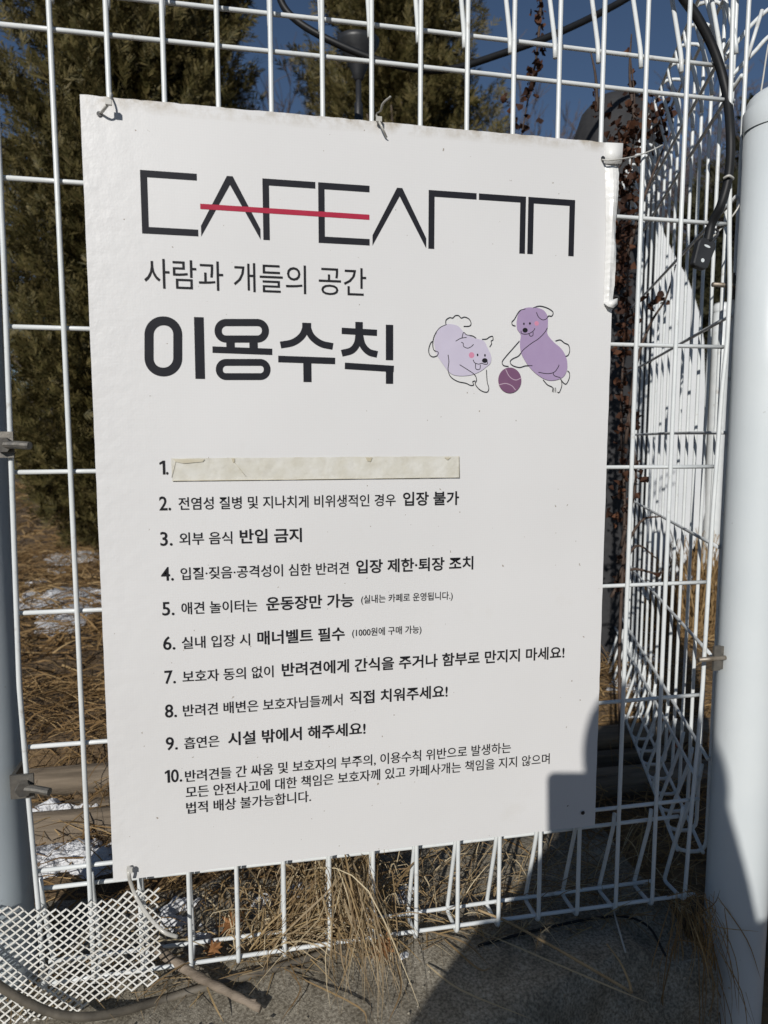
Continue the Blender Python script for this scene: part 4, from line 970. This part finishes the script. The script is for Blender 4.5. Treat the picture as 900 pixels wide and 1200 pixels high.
vine('thin dead vine with curled leaves hanging against the sky above the sign', [[(634, -20), (633, 20), (628, 70), (620, 110), (611, 160)]], [(632, 15, 4, 14, 26), (632, 58, 4, 10, 16), (626, 80, 4, 7, 20), (620, 112, 5, 14, 30), (594, 115, 2, 9, 8), (612, 146, 5, 6, 10)], 1.45)

# ------------------------------------------------------------------ other things behind the fence
# spotlight on a stake
t = thing('spotlight', 'black spotlight on a thin stake behind the sign\'s top edge', 'lamp', (dep(418, 130, 1.5)[0], dep(418, 130, 1.5)[1], GZ))
c = dep(420, 70, 1.5); zt = dep(420, 46, 1.5)[2]; zb = dep(420, 92, 1.5)[2]; n = 24; k = 1.5/F
mb = MB(); th = np.arange(n)*2*math.pi/n; pr = [(.006, zb-.004), (.010, zb), (.014, zb+.012), (.034, zb+.055), (.044, zt-.012), (.045, zt-.002), (.040, zt)]
V = []
for q, z in pr: V += [(c[0]+q*math.cos(a), c[1]+q*.8*math.sin(a), z) for a in th]
mb.add(V, [(i*n+j, i*n+(j+1) % n, (i+1)*n+(j+1) % n, (i+1)*n+j) for i in range(len(pr)-1) for j in range(n)]+[tuple((len(pr)-1)*n+j for j in range(n)), tuple(range(n-1, -1, -1))])
mb.build('lamp_head', M['black'], t)
mb = MB(); mb.tube([(c[0], c[1], z) for z in (zb, zb-.045, zb-.05, zb-.2)], [.006, .006, .009, .009], 12); mb.tube([(c[0], c[1], zb-.19), (c[0], c[1], GZ-.1)], .007, 8); mb.build('stake', M['black'], t)
# dark dome
c = dep(722, 150, 1.75); mb = MB(); V = []; n = 32; zt = dep(722, 114, 1.75)[2]
pr = [(.105, GZ-.02), (.105, zt-.16), (.100, zt-.09), (.085, zt-.045), (.055, zt-.012), (.02, zt)]
for q, z in pr: V += [(c[0]+q*math.cos(2*math.pi*j/n), c[1]+q*math.sin(2*math.pi*j/n), z) for j in range(n)]
mb.add(V, [(i*n+j, i*n+(j+1) % n, (i+1)*n+(j+1) % n, (i+1)*n+j) for i in range(len(pr)-1) for j in range(n)]+[tuple((len(pr)-1)*n+j for j in range(n))])
tag(mb.build('dark_cover', M['dgrey']), 'dark grey rounded cover showing over the sign\'s upper right corner', 'cover')
# white arched sheet behind the side fence
def tunnel():
    d = 2.35; pts = [(743, 150), (750, 165), (760, 205), (770, 255), (781, 280), (792, 302), (804, 322), (813, 345), (820, 368), (825, 400), (827, 470), (826, 600), (820, 628), (808, 650), (796, 668), (770, 690), (745, 700)]
    P = np.array([dep(x, y, d) for x, y in pts]); back = np.array([.45, .9, 0])*.5
    k = len(P); V = np.concatenate([P, P+back]); mb = MB()
    # gently rippled front
    mb.add(V, [tuple(range(k-1, -1, -1)), tuple(range(k, 2*k))]+[(i, (i+1) % k, (i+1) % k+k, i+k) for i in range(k)])
    o = mb.build('vinyl_cover', M['vinyl'], smooth=False); tag(o, 'white vinyl sheeting with a curved shoulder behind the side fence', 'sheeting')
tunnel()
bl = []
for i in range(420):
    root = dep(random.gauss(818, 15), 760, random.uniform(2.05, 2.25)); root[2] = GZ; L_ = random.uniform(.1, .36); a = random.gauss(0, .4)
    tip = root+np.array([math.sin(a)*L_, random.gauss(0, .05), L_]); bl.append(([root, (root+tip)/2+np.array([random.gauss(0, .02), 0, 0]), tip, tip+np.array([math.sin(a)*.05, 0, -.01])], random.uniform(.0018, .0035)))
tussock('dry_grass_tuft', 'upright brown dry grass in front of the white sheeting', bl, 'strawd')

# ------------------------------------------------------------------ photographer (stands behind the camera and casts the shadow)
def person():
    d = SUN; hp = np.array([.372, -.0, .045]); tt = (-.0+1.17)/d[1]; H = hp-d*tt         # head centre
    t = thing('person', 'person in a dark padded coat and jeans holding up a phone', 'person', (H[0], H[1], LOW))
    x, y, z = H
    ph = {}
    c0 = CAM-FWD*.016; corner = onY(641, 905, SY)
    A = np.stack([RIGHT, UP, SUN], 1); a, b, _ = np.linalg.solve(A, corner-c0)          # phone corner in the phone's own plane
    top, left = b, a; cw, chh = .076, .156
    pc = c0+RIGHT*(left+cw/2)+UP*(top-chh/2)
    # phone
    p = thing('phone', 'black phone held upright by the person in the dark coat', 'phone', tuple(pc-UP*chh/2))
    mb = MB(); pts = rrect(-cw/2, -chh/2, cw/2, chh/2, .010, 6); kk = len(pts)
    V = [pc+RIGHT*u+UP*v for u, v in pts]+[pc+RIGHT*u+UP*v-FWD*.008 for u, v in pts]
    mb.add(V, [tuple(range(kk)), tuple(range(2*kk-1, kk-1, -1))]+[(i, i+kk, (i+1) % kk+kk, (i+1) % kk) for i in range(kk)]); mb.build('case', M['black'], p, smooth=False)
    mb = MB(); V = [pc+RIGHT*u*.94+UP*v*.96-FWD*.0084 for u, v in pts]; mb.add(V, [tuple(range(kk-1, -1, -1))]); mb.build('screen', M['glass'], p, smooth=False)
    for dx, dy in ((.018, -.018), (.018, -.042)):
        q = pc+RIGHT*(-cw/2+dx+.02)+UP*(chh/2+dy); mb = MB(); mb.tube([q-FWD*.001, q+FWD*.0018], .008, 16); mb.build('lens', M['glass'], p)
    sh = z-.285
    Ls, Rs = np.array([x-.185, y-.02, sh]), np.array([x+.185, y-.02, sh])
    hl, hr = pc-RIGHT*(cw/2+.008)-UP*.06-FWD*.014, pc+RIGHT*(cw/2+.008)-UP*.06-FWD*.014
    El, Er = np.array([x-.33, y+.03, sh-.20]), np.array([x+.31, y+.03, sh-.24])
    hip = np.array([x, y-.04, z-.80])
    def rm(o, vs):
        r = o.modifiers.new('remesh', 'REMESH'); r.mode = 'VOXEL'; r.voxel_size = vs; r.use_smooth_shade = True; s = o.modifiers.new('smooth', 'SMOOTH'); s.iterations = 4; s.factor = .5
    # body: head, neck, hands with fingers, joined into one surface
    mb = MB(); mb.ellipsoid(H+np.array([0, 0, .012]), (.074, .092, .112), 24, 16); mb.ellipsoid(H+np.array([0, .035, -.05]), (.052, .055, .062))
    mb.tube([H+np.array([0, .088, .0]), H+np.array([0, .105, -.022]), H+np.array([0, .088, -.030])], [.009, .015, .010], 8)
    for s_ in (-1, 1): mb.ellipsoid(H+np.array([s_*.076, -.008, -.005]), (.010, .020, .031)); mb.ellipsoid(H+np.array([s_*.031, .080, .010]), (.014, .010, .009))
    mb.ellipsoid(H+np.array([0, .088, -.062]), (.024, .010, .008))
    mb.tube([H+np.array([0, -.012, -.06]), H+np.array([0, -.02, -.13]), H+np.array([0, -.025, -.21])], [.054, .056, .075], 16)
    mb.tube([H+np.array([0, -.02, -.20]), hip], [.11, .12], 16)
    for sg, S_, E_, h in ((-1, Ls, El, hl), (1, Rs, Er, hr)):
        mb.tube([H+np.array([0, -.02, -.20]), S_], .04, 10); mb.tube([S_, E_, h], [.045, .038, .026], 12)
        mb.ellipsoid(h, (.022, .018, .038))
        for i in range(4):
            b0 = h+UP*(.022-.018*i)+FWD*.012; ln = (.060, .068, .064, .050)[i]
            mb.tube([b0, b0+FWD*.014+RIGHT*(-sg)*.010, b0+FWD*.020+RIGHT*(-sg)*ln*.45, b0+FWD*.016+RIGHT*(-sg)*ln*.62], [.0095, .009, .0085, .007], 8)
        mb.tube([h+UP*.01, h+UP*.03-FWD*.008, h+UP*.052-FWD*.006+RIGHT*(-sg)*.016], [.012, .011, .008], 8)
    for s_ in (-1, 1): mb.tube([hip+np.array([s_*.09, 0, 0]), np.array([x+s_*.11, y, LOW+.48]), np.array([x+s_*.12, y-.02, LOW+.08])], [.075, .055, .04], 12)
    o = mb.build('body', M['skin'], t); rm(o, .006)
    mb = MB(); mb.ellipsoid(H+np.array([0, -.014, .030]), (.084, .100, .108), 24, 16); mb.ellipsoid(H+np.array([0, -.05, -.04]), (.078, .062, .09)); o = mb.build('hair', M['hair'], t); rm(o, .008)
    mb = MB(); mb.ellipsoid(H+np.array([0, -.03, .012]), (.086, .100, .116), 24, 16); mb.tube([H+np.array([0, -.035, -.0]), H+np.array([0, -.03, -.12]), H+np.array([0, -.03, -.22]), H+np.array([0, -.03, -.32]), H+np.array([0, -.03, -.45]), hip+np.array([0, 0, .1]), hip+np.array([0, 0, -.08])], [.062, .088, .106, .122, .122, .120, .122], 20, flat=1.42)
    for S_, E_, h in ((Ls, El, hl), (Rs, Er, hr)):
        mb.tube([H+np.array([0, -.025, -.28]), S_, ], [.075, .075], 14); mb.ellipsoid(S_, (.085, .085, .08)); w_ = h+(E_-h)*.22; mb.tube([S_, E_, w_], [.078, .064, .046], 14); mb.ellipsoid(E_, (.066, .066, .066))
    o = mb.build('coat', M['coat'], t); rm(o, .010)
    mb = MB(); mb.ellipsoid(hip+np.array([0, 0, -.04]), (.165, .12, .11))
    for s_ in (-1, 1): mb.tube([hip+np.array([s_*.085, 0, -.04]), np.array([x+s_*.105, y, LOW+.48]), np.array([x+s_*.12, y-.02, LOW+.07])], [.095, .072, .062], 14)
    o = mb.build('jeans', M['jean'], t); rm(o, .012)
    for s_ in (-1, 1):
        mb = MB(); mb.tube([(x+s_*.12, y-.07, LOW+.045), (x+s_*.12, y, LOW+.05), (x+s_*.125, y+.1, LOW+.038), (x+s_*.125, y+.18, LOW+.030)], [.040, .046, .044, .030], 12, flat=1.); mb.build('shoe', M['black'], t)
person()
